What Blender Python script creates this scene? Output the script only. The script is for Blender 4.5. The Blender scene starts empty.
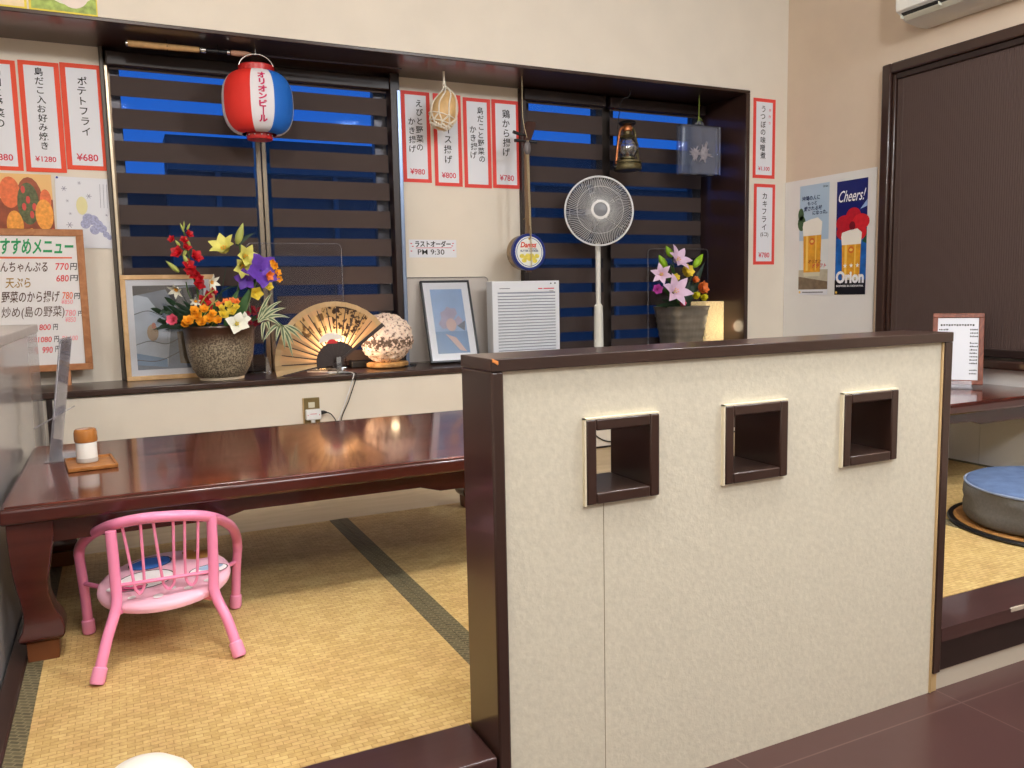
import bpy, bmesh, math, random
from math import sin, cos, pi, radians, sqrt
from mathutils import Vector, Matrix
random.seed(7)
SC = bpy.context.scene
COL = SC.collection

# ------------------------------------------------------------------ camera
CH = 0.82
YAW, PITCH, ROLL, FPX = radians(25.616), radians(6.398), radians(-1.167), 818.0
_f = Vector((sin(YAW)*cos(PITCH), cos(YAW)*cos(PITCH), -sin(PITCH)))
_r = Vector((cos(YAW), -sin(YAW), 0)); _u = _r.cross(_f)
CR = cos(ROLL)*_r + sin(ROLL)*_u
CU = -sin(ROLL)*_r + cos(ROLL)*_u
EYE = Vector((0, 0, CH))
cam = bpy.data.cameras.new('camera'); cam.sensor_width = 36; cam.lens = FPX/1024*36
cam.clip_start = 0.02
co = bpy.data.objects.new('camera', cam); COL.objects.link(co)
co.matrix_world = Matrix(((CR.x, CU.x, -_f.x, 0), (CR.y, CU.y, -_f.y, 0), (CR.z, CU.z, -_f.z, CH), (0, 0, 0, 1)))
SC.camera = co

def ray(px, py):
    return _f + CR*((px-512)/FPX) - CU*((py-384)/FPX)
def aty(px, py, y):            # measured point on the vertical plane y
    d = ray(px, py); return EYE + d*(y/d.y)
def atx(px, py, x):
    d = ray(px, py); return EYE + d*(x/d.x)
def atz(px, py, z):
    d = ray(px, py); return EYE + d*((z-CH)/d.z)

# ------------------------------------------------------------------ materials
def lin(c):
    return tuple((v/12.92 if v <= .04045 else ((v+.055)/1.055)**2.4) for v in (x/255 for x in c)) + (1,)
MATS = {}
def mat(name, rgb, rough=.5, metal=0., var=0., vscale=8., bump=0., bscale=60., emit=None, es=0., coat=0., trans=0., ior=1.45, alpha=1., sss=0., spec=.5, stretch=None):
    if name in MATS: return MATS[name]
    m = bpy.data.materials.new(name); m.use_nodes = True
    nt = m.node_tree; b = nt.nodes['Principled BSDF']
    c = lin(rgb)
    b.inputs['Base Color'].default_value = c
    b.inputs['Roughness'].default_value = rough
    b.inputs['Metallic'].default_value = metal
    b.inputs['IOR'].default_value = ior
    b.inputs['Coat Weight'].default_value = coat
    b.inputs['Coat Roughness'].default_value = .06
    b.inputs['Transmission Weight'].default_value = trans
    b.inputs['Alpha'].default_value = alpha
    b.inputs['Specular IOR Level'].default_value = spec
    if emit: b.inputs['Emission Color'].default_value = lin(emit); b.inputs['Emission Strength'].default_value = es
    if var or bump:
        tc = nt.nodes.new('ShaderNodeTexCoord'); mp = nt.nodes.new('ShaderNodeMapping')
        nt.links.new(tc.outputs['Object'], mp.inputs[0])
        if stretch: mp.inputs['Scale'].default_value = stretch
    if var:
        n = nt.nodes.new('ShaderNodeTexNoise'); n.inputs['Scale'].default_value = vscale; n.inputs['Detail'].default_value = 6
        nt.links.new(mp.outputs[0], n.inputs['Vector'])
        r = nt.nodes.new('ShaderNodeValToRGB')
        r.color_ramp.elements[0].position = .3; r.color_ramp.elements[1].position = .7
        r.color_ramp.elements[0].color = tuple(v*(1-var) for v in c[:3])+(1,)
        r.color_ramp.elements[1].color = tuple(min(1, v*(1+var)) for v in c[:3])+(1,)
        nt.links.new(n.outputs['Fac'], r.inputs[0]); nt.links.new(r.outputs[0], b.inputs['Base Color'])
    if bump:
        n2 = nt.nodes.new('ShaderNodeTexNoise'); n2.inputs['Scale'].default_value = bscale; n2.inputs['Detail'].default_value = 4
        nt.links.new(mp.outputs[0], n2.inputs['Vector'])
        bp = nt.nodes.new('ShaderNodeBump'); bp.inputs['Strength'].default_value = bump; bp.inputs['Distance'].default_value = .003
        nt.links.new(n2.outputs['Fac'], bp.inputs['Height']); nt.links.new(bp.outputs[0], b.inputs['Normal'])
    MATS[name] = m
    return m
def nodes(m):
    return m.node_tree, m.node_tree.nodes['Principled BSDF']

def wood(name, dark, light, rough=.25, scale=(1.2, 14, 14), coat=.4):
    m = mat(name, light, rough, coat=coat); nt, b = nodes(m)
    tc = nt.nodes.new('ShaderNodeTexCoord'); mp = nt.nodes.new('ShaderNodeMapping'); mp.inputs['Scale'].default_value = scale
    n = nt.nodes.new('ShaderNodeTexNoise'); n.inputs['Scale'].default_value = 2.2; n.inputs['Detail'].default_value = 8; n.inputs['Distortion'].default_value = 1.4
    r = nt.nodes.new('ShaderNodeValToRGB'); r.color_ramp.elements[0].position = .33; r.color_ramp.elements[1].position = .68
    r.color_ramp.elements[0].color = lin(dark); r.color_ramp.elements[1].color = lin(light)
    nt.links.new(tc.outputs['Object'], mp.inputs[0]); nt.links.new(mp.outputs[0], n.inputs['Vector'])
    nt.links.new(n.outputs['Fac'], r.inputs[0]); nt.links.new(r.outputs[0], b.inputs['Base Color'])
    return m

def clear(name, tint=(240, 245, 250), gloss=.08, body=.05, brgb=(225, 230, 238)):
    """thin clear sheet: mostly see-through, a little milky, a little mirror"""
    if name in MATS: return MATS[name]
    m = bpy.data.materials.new(name); m.use_nodes = True; nt = m.node_tree
    for n in list(nt.nodes): nt.nodes.remove(n)
    out = nt.nodes.new('ShaderNodeOutputMaterial')
    t = nt.nodes.new('ShaderNodeBsdfTransparent'); t.inputs[0].default_value = lin(tint)
    d = nt.nodes.new('ShaderNodeBsdfDiffuse'); d.inputs[0].default_value = lin(brgb)
    g = nt.nodes.new('ShaderNodeBsdfGlossy'); g.inputs['Roughness'].default_value = .03
    m1 = nt.nodes.new('ShaderNodeMixShader'); m1.inputs[0].default_value = body
    m2 = nt.nodes.new('ShaderNodeMixShader')
    fr = nt.nodes.new('ShaderNodeFresnel'); fr.inputs[0].default_value = 1.3
    ad = nt.nodes.new('ShaderNodeMath'); ad.operation = 'MULTIPLY'; ad.inputs[1].default_value = gloss/.02
    ad.use_clamp = True
    nt.links.new(fr.outputs[0], ad.inputs[0])
    nt.links.new(t.outputs[0], m1.inputs[1]); nt.links.new(d.outputs[0], m1.inputs[2])
    nt.links.new(ad.outputs[0], m2.inputs[0]); nt.links.new(m1.outputs[0], m2.inputs[1]); nt.links.new(g.outputs[0], m2.inputs[2])
    nt.links.new(m2.outputs[0], out.inputs[0])
    MATS[name] = m
    return m

# ------------------------------------------------------------------ mesh builder
_FONT = {}
def glyphs(s, bold):
    k = (s, bold)
    if k not in _FONT:
        cu = bpy.data.curves.new('t', 'FONT'); cu.body = s; cu.size = 1; cu.resolution_u = 3; cu.offset = bold
        cu.align_x = 'LEFT'
        o = bpy.data.objects.new('t', cu); COL.objects.link(o)
        dg = bpy.context.evaluated_depsgraph_get(); ev = o.evaluated_get(dg)
        me = ev.to_mesh()
        vs = [tuple(v.co) for v in me.vertices]; fs = [tuple(p.vertices) for p in me.polygons]
        ev.to_mesh_clear(); COL.objects.unlink(o); bpy.data.objects.remove(o); bpy.data.curves.remove(cu)
        _FONT[k] = (vs, fs)
    return _FONT[k]

class MB:
    def __init__(s):
        s.v = []; s.f = []; s.m = []; s.mats = []; s.X = Matrix.Identity(4); s.cur = 0
    def use(s, m):
        if m not in s.mats: s.mats.append(m)
        s.cur = s.mats.index(m); return s
    def at(s, M): s.X = M; return s
    def add(s, vs, fs):
        b = len(s.v); s.v += [s.X @ Vector(p) for p in vs]
        for f in fs: s.f.append([b+i for i in f]); s.m.append(s.cur)
        return s
    def box(s, x0, x1, y0, y1, z0, z1):
        vs = [(x, y, z) for x in (x0, x1) for y in (y0, y1) for z in (z0, z1)]
        return s.add(vs, [(0, 1, 3, 2), (4, 6, 7, 5), (0, 4, 5, 1), (2, 3, 7, 6), (0, 2, 6, 4), (1, 5, 7, 3)])
    def loft(s, rings, cap=True, closed=False):
        n = len(rings[0]); vs = [p for r in rings for p in r]; fs = []
        k = len(rings)
        for i in range(k if closed else k-1):
            j = (i+1) % k
            for a in range(n):
                b = (a+1) % n
                fs.append((i*n+a, i*n+b, j*n+b, j*n+a))
        if cap and not closed:
            fs.append(tuple(range(n-1, -1, -1))); fs.append(tuple((k-1)*n+a for a in range(n)))
        return s.add(vs, fs)
    def tube(s, path, r, n=8, closed=False, cap=True):
        P = [Vector(p) for p in path]; k = len(P)
        R = r if isinstance(r, (list, tuple)) else [r]*k
        rings = []; ref = None
        for i in range(k):
            if closed: t = P[(i+1) % k]-P[i-1]
            else: t = P[min(i+1, k-1)]-P[max(i-1, 0)]
            t.normalize()
            if ref is None:
                ref = Vector((0, 0, 1)) if abs(t.z) < .9 else Vector((1, 0, 0))
            ref = (ref - t*ref.dot(t)).normalized(); bn = t.cross(ref)
            rings.append([P[i]+(ref*cos(2*pi*a/n)+bn*sin(2*pi*a/n))*R[i] for a in range(n)])
        return s.loft(rings, cap, closed)
    def lathe(s, prof, c=(0, 0, 0), n=24, axis='z', cap=True):
        rings = []
        for r, h in prof:
            ring = []
            for a in range(n):
                u, w = r*cos(2*pi*a/n), r*sin(2*pi*a/n)
                p = {'z': (u, w, h), 'y': (u, -h, w), 'x': (h, u, w)}[axis]
                ring.append((c[0]+p[0], c[1]+p[1], c[2]+p[2]))
            rings.append(ring)
        return s.loft(rings, cap)
    def ball(s, c, rx, ry=None, rz=None, n=12, m=8, f=None):
        ry = ry or rx; rz = rz or rx
        rings = []
        for i in range(1, m):
            t = pi*i/m
            rings.append([(c[0]+rx*sin(t)*cos(2*pi*a/n), c[1]+ry*sin(t)*sin(2*pi*a/n), c[2]-rz*cos(t)) for a in range(n)])
        return s.loft(rings, True)
    def grid(s, fn, nu, nv):
        vs = [fn(u/nu, v/nv) for v in range(nv+1) for u in range(nu+1)]
        w = nu+1
        return s.add(vs, [(j*w+i, j*w+i+1, (j+1)*w+i+1, (j+1)*w+i) for j in range(nv) for i in range(nu)])
    def flat(s, pts, lift=0.):      # in the current frame: x right, z up, front towards -y
        return s.add([(p[0], -lift, p[1]) for p in pts], [tuple(range(len(pts)))])
    def rect(s, x0, x1, z0, z1, lift=0.): return s.flat([(x0, z0), (x1, z0), (x1, z1), (x0, z1)], lift)
    def disc(s, x, z, rx, rz=None, lift=0., n=20):
        rz = rz or rx
        return s.flat([(x+rx*cos(2*pi*a/n), z+rz*sin(2*pi*a/n)) for a in range(n)], lift)
    def text(s, t, x0, x1, z0, z1, lift=.001, bold=.012, keep=True, slant=0.):
        vs, fs = glyphs(t, bold)
        if not vs: return s
        ax = min(v[0] for v in vs); bx = max(v[0] for v in vs); az = min(v[1] for v in vs); bz = max(v[1] for v in vs)
        kx = (x1-x0)/max(bx-ax, .01); kz = (z1-z0)/max(bz-az, .01)
        if keep: kx = kz = min(kx, kz)
        cx, cz = (x0+x1)/2, (z0+z1)/2
        return s.add([(cx+(v[0]-(ax+bx)/2)*kx+slant*(v[1]-(az+bz)/2)*kz, -lift, cz+(v[1]-(az+bz)/2)*kz) for v in vs], fs)
    def vtext(s, t, x, z0, z1, w, lift=.001, bold=.012):   # a column of characters, top to bottom
        h = (z1-z0)/len(t)
        for i, ch in enumerate(t):
            small = ch in 'っゃュョゅょ'
            k = .36 if small else .46
            zc = z1-(i+.5)*h; hh = min(h, w)*k*2
            vs, fs = glyphs(ch, bold)
            if not vs: continue
            j = random.uniform(-.06, .06)*w
            # keep each glyph's own size inside its cell: scale by em
            az = [v[1] for v in vs]; ax = [v[0] for v in vs]
            cx, cz = (min(ax)+max(ax))/2, (min(az)+max(az))/2
            s.add([(x+j+(v[0]-cx)*hh*1.02, -lift, zc+(v[1]-cz)*hh*1.02) for v in vs], fs)
        return s
    def build(s, name, parent=None, bevel=0., smooth=35, seg=2, sub=0):
        me = bpy.data.meshes.new(name)
        me.from_pydata([tuple(p) for p in s.v], [], s.f)
        for m in s.mats: me.materials.append(m)
        me.polygons.foreach_set('material_index', s.m)
        bm = bmesh.new(); bm.from_mesh(me)
        if smooth is not None and not any(len(f) > 12 for f in s.f[:0]):
            bmesh.ops.recalc_face_normals(bm, faces=bm.faces)
        bm.to_mesh(me); bm.free()
        if smooth is not None:
            me.polygons.foreach_set('use_smooth', [True]*len(me.polygons))
            me.set_sharp_from_angle(angle=radians(smooth))
        me.update()
        o = bpy.data.objects.new(name, me); COL.objects.link(o)
        if parent: o.parent = parent
        if bevel:
            b = o.modifiers.new('Bevel', 'BEVEL'); b.width = bevel; b.segments = seg; b.limit_method = 'ANGLE'; b.angle_limit = radians(40)
            b.harden_normals = False
        if sub:
            q = o.modifiers.new('Subd', 'SUBSURF'); q.levels = sub; q.render_levels = sub
        return o

def thing(name, label, cat, loc, group=None, rz=0.):
    o = bpy.data.objects.new(name, None); COL.objects.link(o); o.location = loc; o.rotation_euler.z = rz
    o.empty_display_size = .05
    o['label'] = label; o['category'] = cat
    if group: o['group'] = group
    return o
def tag(o, label, cat, group=None):
    o['label'] = label; o['category'] = cat
    if group: o['group'] = group
    return o
def struct(o): o['kind'] = 'structure'; return o
def stone(o, label): o['label'] = label; return o

I4 = Matrix.Identity(4)
def T(x, y, z): return Matrix.Translation((x, y, z))
def RX(a): return Matrix.Rotation(a, 4, 'X')
def RY(a): return Matrix.Rotation(a, 4, 'Y')
def RZ(a): return Matrix.Rotation(a, 4, 'Z')
def lean(w, h, deg):            # sheet frame: origin at the bottom centre, leaning back
    return RX(-radians(deg))

# world offsets of things whose mesh is written in world coordinates: parts go under an Empty at `loc`
def local(loc): return T(-loc[0], -loc[1], -loc[2])

# palette
M_CREAM = mat('cream_wall', (226, 217, 203), .7, var=.03, vscale=5, bump=.12, bscale=220)
M_WHITEWALL = mat('white_wall_panel', (226, 225, 224), .35, var=.01)
M_BEIGE = mat('beige_wallpaper', (214, 196, 176), .75, var=.02, bump=.15, bscale=260)
M_DARK = mat('dark_brown_lacquer', (56, 37, 31), .28, var=.12, vscale=5, coat=.25)
M_DARKER = mat('dark_brown_timber', (38, 25, 23), .4, var=.15, vscale=6)
M_PANEL = mat('washi_panel', (209, 202, 184), .85, var=.055, vscale=95, bump=.25, bscale=110)
M_BEAD = mat('pale_wood_bead', (196, 166, 120), .5)
M_TABLE = wood('lacquered_rosewood', (54, 21, 17), (122, 57, 42), .13, (1.2, 8, 8), .3)
M_TABLE_EDGE = mat('dark_red_lacquer', (68, 25, 19), .22, var=.2, vscale=6, coat=.4, stretch=(1, 6, 6))
M_INK = mat('black_ink', (34, 32, 36), .6)
M_REDINK = mat('red_ink', (205, 40, 70), .6)
M_PAPER = mat('white_paper', (226, 228, 236), .6)
M_REDBORDER = mat('red_paper_border', (226, 70, 62), .6)
M_ORANGERED = mat('orange_red_paper_border', (232, 78, 48), .6)
M_WHITE = mat('white_plastic', (232, 234, 236), .35)
M_BLACK = mat('black_plastic', (22, 22, 24), .4)
M_BRONZE = mat('bronze_aluminium', (122, 104, 84), .35, metal=.6)
M_SILVER = mat('silver_metal', (200, 198, 192), .25, metal=.9)
M_ACRYL = clear('clear_acrylic')
M_GLASS = clear('window_glass', (235, 240, 246), .002, .006)
M_CORK = mat('cork', (190, 150, 100), .7, var=.15, vscale=60)
M_GREEN = mat('leaf_green', (52, 96, 38), .5, var=.25, vscale=30)
M_DKGREEN = mat('dark_leaf_green', (26, 52, 32), .55, var=.25, vscale=30)

# ================================================================== SETTING
ZF, YW, YB, XR, ZS, ZH = -.155, 3.62, 3.97, 3.5, .47, 1.88
ZC = 2.55

# world: dusk sky outside the windows
w = bpy.data.worlds.new('dusk_sky'); SC.world = w; w.use_nodes = True
bg = w.node_tree.nodes['Background']; bg.inputs[0].default_value = lin((46, 122, 214)); bg.inputs[1].default_value = .66

# floor
mf = mat('dark_floor', (72, 48, 46), .32, coat=.15)
nt, b = nodes(mf)
tc = nt.nodes.new('ShaderNodeTexCoord'); br = nt.nodes.new('ShaderNodeTexBrick')
br.offset = 0; br.inputs['Scale'].default_value = 1; br.inputs['Mortar Size'].default_value = .0025; br.inputs['Mortar Smooth'].default_value = .4
br.inputs['Brick Width'].default_value = .62; br.inputs['Row Height'].default_value = .62
br.inputs['Color1'].default_value = lin((70, 46, 45)); br.inputs['Color2'].default_value = lin((76, 51, 49)); br.inputs['Mortar'].default_value = lin((96, 74, 70))
mp = nt.nodes.new('ShaderNodeMapping'); mp.inputs['Location'].default_value = (.14, .05, 0)
nt.links.new(tc.outputs['Object'], mp.inputs[0]); nt.links.new(mp.outputs[0], br.inputs['Vector']); nt.links.new(br.outputs['Color'], b.inputs['Base Color'])
struct(MB().use(mf).box(-2.2, XR, -2.6, 1.36, ZF-.08, ZF).build('floor', smooth=None))
struct(MB().use(mat('ceiling_white', (225, 220, 210), .8)).box(-2.3, XR+.1, -2.7, 4.05, ZC, ZC+.08).build('ceiling', smooth=None))
m = MB().use(M_CREAM)
m.box(-2.2, XR, YW, YW+.1, ZF-.08, .44)
m.box(-2.2, XR, YW, YW+.1, 1.896, ZC)
m.box(3.22, XR, YW, YW+.1, .44, 1.896)
xq = aty(521.6, 150, 3.935).x
m.box(-2.2, .004, YB, 4.07, .44, 1.88)
m.box(1.304, xq+.004, YB, 4.07, .44, 1.88)
struct(m.build('wall_back', smooth=None))
struct(MB().use(M_BEIGE).box(XR, XR+.1, -2.6, YW+.1, ZF-.08, ZC).build('wall_right', smooth=None))
struct(MB().use(M_CREAM).box(-2.3, -2.2, -2.6, 4.07, ZF-.08, ZC).build('wall_left', smooth=None))
struct(MB().use(M_CREAM).box(-2.3, XR+.1, -2.7, -2.6, ZF-.08, ZC).build('wall_front', smooth=None))
# white wainscot panels on the right wall, with fine joints
m = MB().use(M_WHITEWALL)
ys = [3.618, 2.99, 2.385, 1.78, 1.17, .56]
for a, c in zip(ys[:-1], ys[1:]):
    top = 1.41 if a > 3 else .46
    m.box(XR-.006, XR, c+.001, a-.001, 0, top)
struct(m.build('trim_1', smooth=None))

# opening in the back wall: header, sill, jamb
m = MB().use(M_DARK)
m.box(-2.2, 3.22, YW-.012, 4.07, ZH, 1.896)
struct(m.build('trim_2', bevel=.003))
struct(MB().use(M_DARK).box(3.192, 3.22, YW-.012, 4.07, .44, ZH).build('trim_3', bevel=.003))
m = MB().use(M_DARK).box(-2.2, 3.192, YW-.014, 4.07, ZS-.026, ZS)
struct(m.build('trim_4', bevel=.005))
# posts either side of each window
m = MB().use(M_DARKER)
m.use(mat('grey_window_post', (92, 84, 76), .4)).box(.003, .020, 3.955, 4.07, ZS, ZH); m.use(M_DARKER); m.box(1.256, 1.304, 3.91, 4.07, ZS, ZH); m.box(xq, xq+.034, 3.935, 4.07, ZS, ZH)
struct(m.build('trim_5', bevel=.003))
struct(MB().use(mat('pale_blue_metal', (126, 142, 170), .3, metal=.5)).box(1.287, 1.306, 3.902, 3.91, ZS, 1.80).build('trim_8', bevel=.002))
struct(MB().use(mat('pale_aluminium', (196, 182, 158), .3, metal=.4)).box(.021, .033, 3.93, 3.95, ZS, 1.80).build('trim_10', bevel=.002))
# dark post under the sill beside the low wall
xp = aty(50, 420, 3.6).x
struct(MB().use(M_DARKER).box(xp-.008, xp+.012, YW-.02, YW, 0, .444).build('trim_6'))

def window(name, x0, x1, mull, fm, mm):
    o = MB().use(fm)
    o.box(x0, x0+.06, 4.0, 4.05, ZS, ZH); o.box(x1-.06, x1, 4.0, 4.05, ZS, ZH)
    o.box(x0, x1, 4.0, 4.05, ZS, ZS+.05); o.box(x0, x1, 4.0, 4.05, ZH-.05, ZH)
    o.use(mm)
    for a, c, y0 in mull: o.box(a, c, y0, 4.05, ZS, ZH)
    w = struct(o.build(name, bevel=.003))
    MB().use(M_GLASS).box(x0+.02, x1-.02, 4.022, 4.028, ZS+.01, ZH-.01).build('window_pane', w)
window('window_1', .018, 1.256, [(.622, .645, 3.965), (.65, .672, 3.975)], M_BRONZE, mat('grey_sash', (128, 116, 100), .35, metal=.5))
window('window_2', 1.99, 3.192, [(2.46, 2.575, 3.99)], mat('dark_bronze_sash', (62, 54, 48), .4, metal=.4), mat('dark_bronze_sash', (62, 54, 48)))

# zebra roller blinds
M_BAND = mat('blind_brown_band', (66, 54, 51), .8, bump=.1, bscale=300)
M_SHEER = clear('blind_sheer', (225, 232, 245), .0, .03, (120, 130, 150))
def zebra(label, x0, x1, y, zt, gaps0, per=.1345, gap=.051, zb=ZS+.03):
    loc = ((x0+x1)/2, y, zb)
    t = thing('roller_blind', label, 'blind', loc, 'striped roller blinds')
    L = local(loc)
    MB().use(M_DARKER).at(L).box(x0-.012, x1+.012, y-.03, y+.02, zt, zt+.06).build('headrail', t, bevel=.006)
    f = MB().at(L); z = zt
    gz = gaps0
    first = True
    cuts = []
    g = gaps0
    cuts.append((gaps0[0], gaps0[1]))
    k = 0
    while True:
        b0 = gaps0[2]-k*per
        if b0 < zb+.02: break
        cuts.append((b0, b0+gap)); k += 1
    top = zt
    for b0, t0 in cuts:
        f.use(M_BAND).box(x0, x1, y-.0015, y+.0015, t0, top)
        f.use(M_SHEER).box(x0, x1, y-.0004, y+.0004, b0, t0)
        top = b0
    f.use(M_BAND).box(x0, x1, y-.0015, y+.0015, zb, top)
    f.build('striped_fabric', t, smooth=None)
    MB().use(M_DARKER).at(L).box(x0, x1, y-.01, y+.01, zb-.022, zb+.004).build('bottom_rail', t, bevel=.004)
g1 = (1.763, 1.79, 1.631)
zebra('striped brown blind behind the gladiolus arrangement, left of the sash mullion', .04, .612, 3.95, 1.80, g1)
zebra('striped brown blind behind the folding fan, right of the sash mullion', .682, 1.247, 3.95, 1.80, g1)
g2 = (1.768, 1.805, 1.619)
zebra('striped brown blind behind the electric fan', 1.997, 2.475, 3.95, 1.815, g2)
zebra('striped brown blind behind the storm lantern and lily pot', 2.525, 3.155, 3.95, 1.815, g2)

# neighbouring houses seen dimly through the gaps of the blinds
MB_ = MB().use(mat('outside_wall', (84, 80, 74), .8, var=.1))
MB_.box(.55, 12, 9, 9.4, -2, 2.45)
MB_.use(mat('outside_wall_pale', (112, 108, 100), .8))
for i in range(9): MB_.box(1.0+i*1.2, 1.05+i*1.2, 8.95, 9, -2, 2.1)
MB_.box(.55, 12, 8.9, 9, 2.1, 2.2); MB_.box(.55, 12, 8.9, 9, 1.15, 1.25)
o = struct(MB_.build('outside_house_block', smooth=None))
o = struct(MB().use(mat('outside_wall_dark', (62, 60, 58), .8)).box(-6, .56, 9.5, 10, -2, 2.05).build('outside_house_low', smooth=None))

# raised floor: carcass, edge boards, boards behind the mats
m = MB().use(M_DARKER).box(-2.2, XR, 1.36, 3.61, -.105, -.032).box(-2.2, .556, 1.255, 1.36, -.105, -.032).box(1.723, XR, 1.255, 1.36, -.105, -.032)
m.use(mat('pale_plinth', (196, 186, 170), .6)).box(-2.2, .556, 1.26, 1.4, ZF, -.105).box(1.723, XR, 1.26, 1.4, ZF, -.105)
struct(m.build('floor_platform', smooth=None))
M_EDGE = mat('dark_edge_board', (66, 42, 40), .3, var=.1, vscale=5, coat=.3, stretch=(1, 8, 8))
struct(MB().use(M_EDGE).box(-2.2, .556, 1.249, 1.383, -.032, .002).build('trim_7', bevel=.004))
e = MB().use(M_EDGE).box(1.722, XR-.006, 1.249, 1.378, -.032, .002)
e.use(mat('worn_pale_edge', (190, 176, 160), .6))
random.seed(5)
for i in range(14):                                     # worn lip
    x = 1.98+i*.016; e.box(x, x+.017, 1.2475, 1.2515+random.uniform(0, .002), -.004-random.uniform(0, .003), .0028)
struct(e.build('trim_9', bevel=.0))
struct(MB().use(wood('pale_floor_boards', (182, 158, 120), (200, 176, 138), .4, (1, 6, 6), .1)).box(-2.2, XR-.006, 2.942, YW, -.032, -.002).build('floor_boards', smooth=None))
struct(MB().use(M_DARKER).box(-2.2, XR-.006, YW-.006, YW, -.002, .007).build('baseboard_back', smooth=None))
struct(MB().use(M_DARK).box(-.276, -.238, 1.383, 3.61, -.032, .004).build('baseboard_left', bevel=.004))

# tatami mats
mt = mat('tatami_rush', (206, 172, 112), .62, bump=0)
nt, b = nodes(mt)
tc = nt.nodes.new('ShaderNodeTexCoord'); mp = nt.nodes.new('ShaderNodeMapping'); mp.inputs['Rotation'].default_value = (0, 0, 0)
br = nt.nodes.new('ShaderNodeTexBrick'); br.inputs['Scale'].default_value = 1; br.inputs['Brick Width'].default_value = .026; br.inputs['Row Height'].default_value = .0125
br.inputs['Mortar Size'].default_value = .0012; br.inputs['Mortar Smooth'].default_value = 1
br.inputs['Color1'].default_value = lin((214, 184, 124)); br.inputs['Color2'].default_value = lin((194, 160, 100)); br.inputs['Mortar'].default_value = lin((168, 130, 72)); br.inputs['Bias'].default_value = -.2
n = nt.nodes.new('ShaderNodeTexNoise'); n.inputs['Scale'].default_value = 9; n.inputs['Detail'].default_value = 5
n2 = nt.nodes.new('ShaderNodeTexNoise'); n2.inputs['Scale'].default_value = 90; n2.inputs['Detail'].default_value = 3
mx = nt.nodes.new('ShaderNodeMixRGB'); mx.blend_type = 'OVERLAY'; mx.inputs[0].default_value = .3
mx2 = nt.nodes.new('ShaderNodeMixRGB'); mx2.blend_type = 'OVERLAY'; mx2.inputs[0].default_value = .35
nt.links.new(tc.outputs['Object'], mp.inputs[0]); nt.links.new(mp.outputs[0], br.inputs['Vector'])
nt.links.new(tc.outputs['Object'], n.inputs['Vector']); nt.links.new(tc.outputs['Object'], n2.inputs['Vector'])
nt.links.new(br.outputs['Color'], mx.inputs[1]); nt.links.new(n.outputs['Fac'], mx.inputs[2])
nt.links.new(mx.outputs[0], mx2.inputs[1]); nt.links.new(n2.outputs['Fac'], mx2.inputs[2])
nt.links.new(mx2.outputs[0], b.inputs['Base Color'])
bp = nt.nodes.new('ShaderNodeBump'); bp.inputs['Strength'].default_value = .35; bp.inputs['Distance'].default_value = .002
nt.links.new(br.outputs['Fac'], bp.inputs['Height']); bp.invert = True; nt.links.new(bp.outputs[0], b.inputs['Normal'])
mh = mat('olive_brocade', (88, 78, 54), .7)
nt, b = nodes(mh)
tc = nt.nodes.new('ShaderNodeTexCoord'); mp = nt.nodes.new('ShaderNodeMapping'); mp.inputs['Rotation'].default_value = (0, 0, .6)
br = nt.nodes.new('ShaderNodeTexBrick'); br.inputs['Scale'].default_value = 1; br.inputs['Brick Width'].default_value = .022; br.inputs['Row Height'].default_value = .011; br.inputs['Mortar Size'].default_value = .0016
br.inputs['Color1'].default_value = lin((84, 76, 54)); br.inputs['Color2'].default_value = lin((104, 94, 68)); br.inputs['Mortar'].default_value = lin((128, 118, 90))
nt.links.new(tc.outputs['Object'], mp.inputs[0]); nt.links.new(mp.outputs[0], br.inputs['Vector']); nt.links.new(br.outputs['Color'], b.inputs['Base Color'])
labs = ['straw tatami mat under the pink toddler chair', 'straw tatami mat beside the dark partition post, right of the olive seam',
        'straw tatami mat behind the partition, its front showing right of the partition', 'straw tatami mat under the blue-topped round cushion by the right wall']
for i, lb in enumerate(labs):
    x0 = -.237+i*.925; x1 = x0+.924
    if i == 3: x1 = XR-.008
    t = thing('tatami_mat', lb, 'tatami mat', ((x0+x1)/2, 2.16, -.032), 'tatami mats of the raised floor')
    L = local(t.location)
    MB().use(mt).at(L).box(x0+.033, x1-.033, 1.384, 2.938, -.032, 0).build('rush_cover', t, smooth=None)
    MB().use(mh).at(L).box(x0, x0+.033, 1.384, 2.938, -.032, .0012).build('cloth_edging', t, smooth=None)
    MB().use(mh).at(L).box(x1-.033, x1, 1.384, 2.938, -.032, .0012).build('cloth_edging', t, smooth=None)

# window in the right wall: heavy dark frame
m = MB().use(M_DARK)
yA, yN, z0, z1 = 2.945, 1.2, .441, 1.885
m.box(XR-.045, XR-.001, yA-.05, yA, z0, z1); m.box(XR-.045, XR-.001, yN, yN+.05, z0, z1)
m.box(XR-.045, XR-.001, yN+.05, yA-.05, z1-.05, z1); m.box(XR-.05, XR-.001, yN+.05, yA-.05, z0, z0+.04)
m.box(XR-.03, XR-.001, yA-.07, yA-.05, z0+.04, z1-.05)
wr = struct(m.build('window_3', bevel=.008))
MB().use(M_GLASS).box(XR-.006, XR-.002, yN+.05, yA-.05, z0+.04, z1-.05).build('window_pane', wr)
mb = mat('brown_pleated_fabric', (76, 59, 54), .75)
t = thing('pleated_blind', 'large dark brown finely ribbed blind filling the window beside the beer posters', 'blind', (XR-.018, 2.05, z0+.04))
L = local(t.location)
p = MB().use(mb).at(L)
ny = 300
yy = [yN+.055+(yA-.075-yN-.055)*i/ny for i in range(ny+1)]
vs = []; fs = []
for i, y in enumerate(yy):
    x = XR-.02-(.0016 if i % 2 else 0)
    vs += [(x, y, z0+.075), (x, y, z1-.075)]
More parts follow.
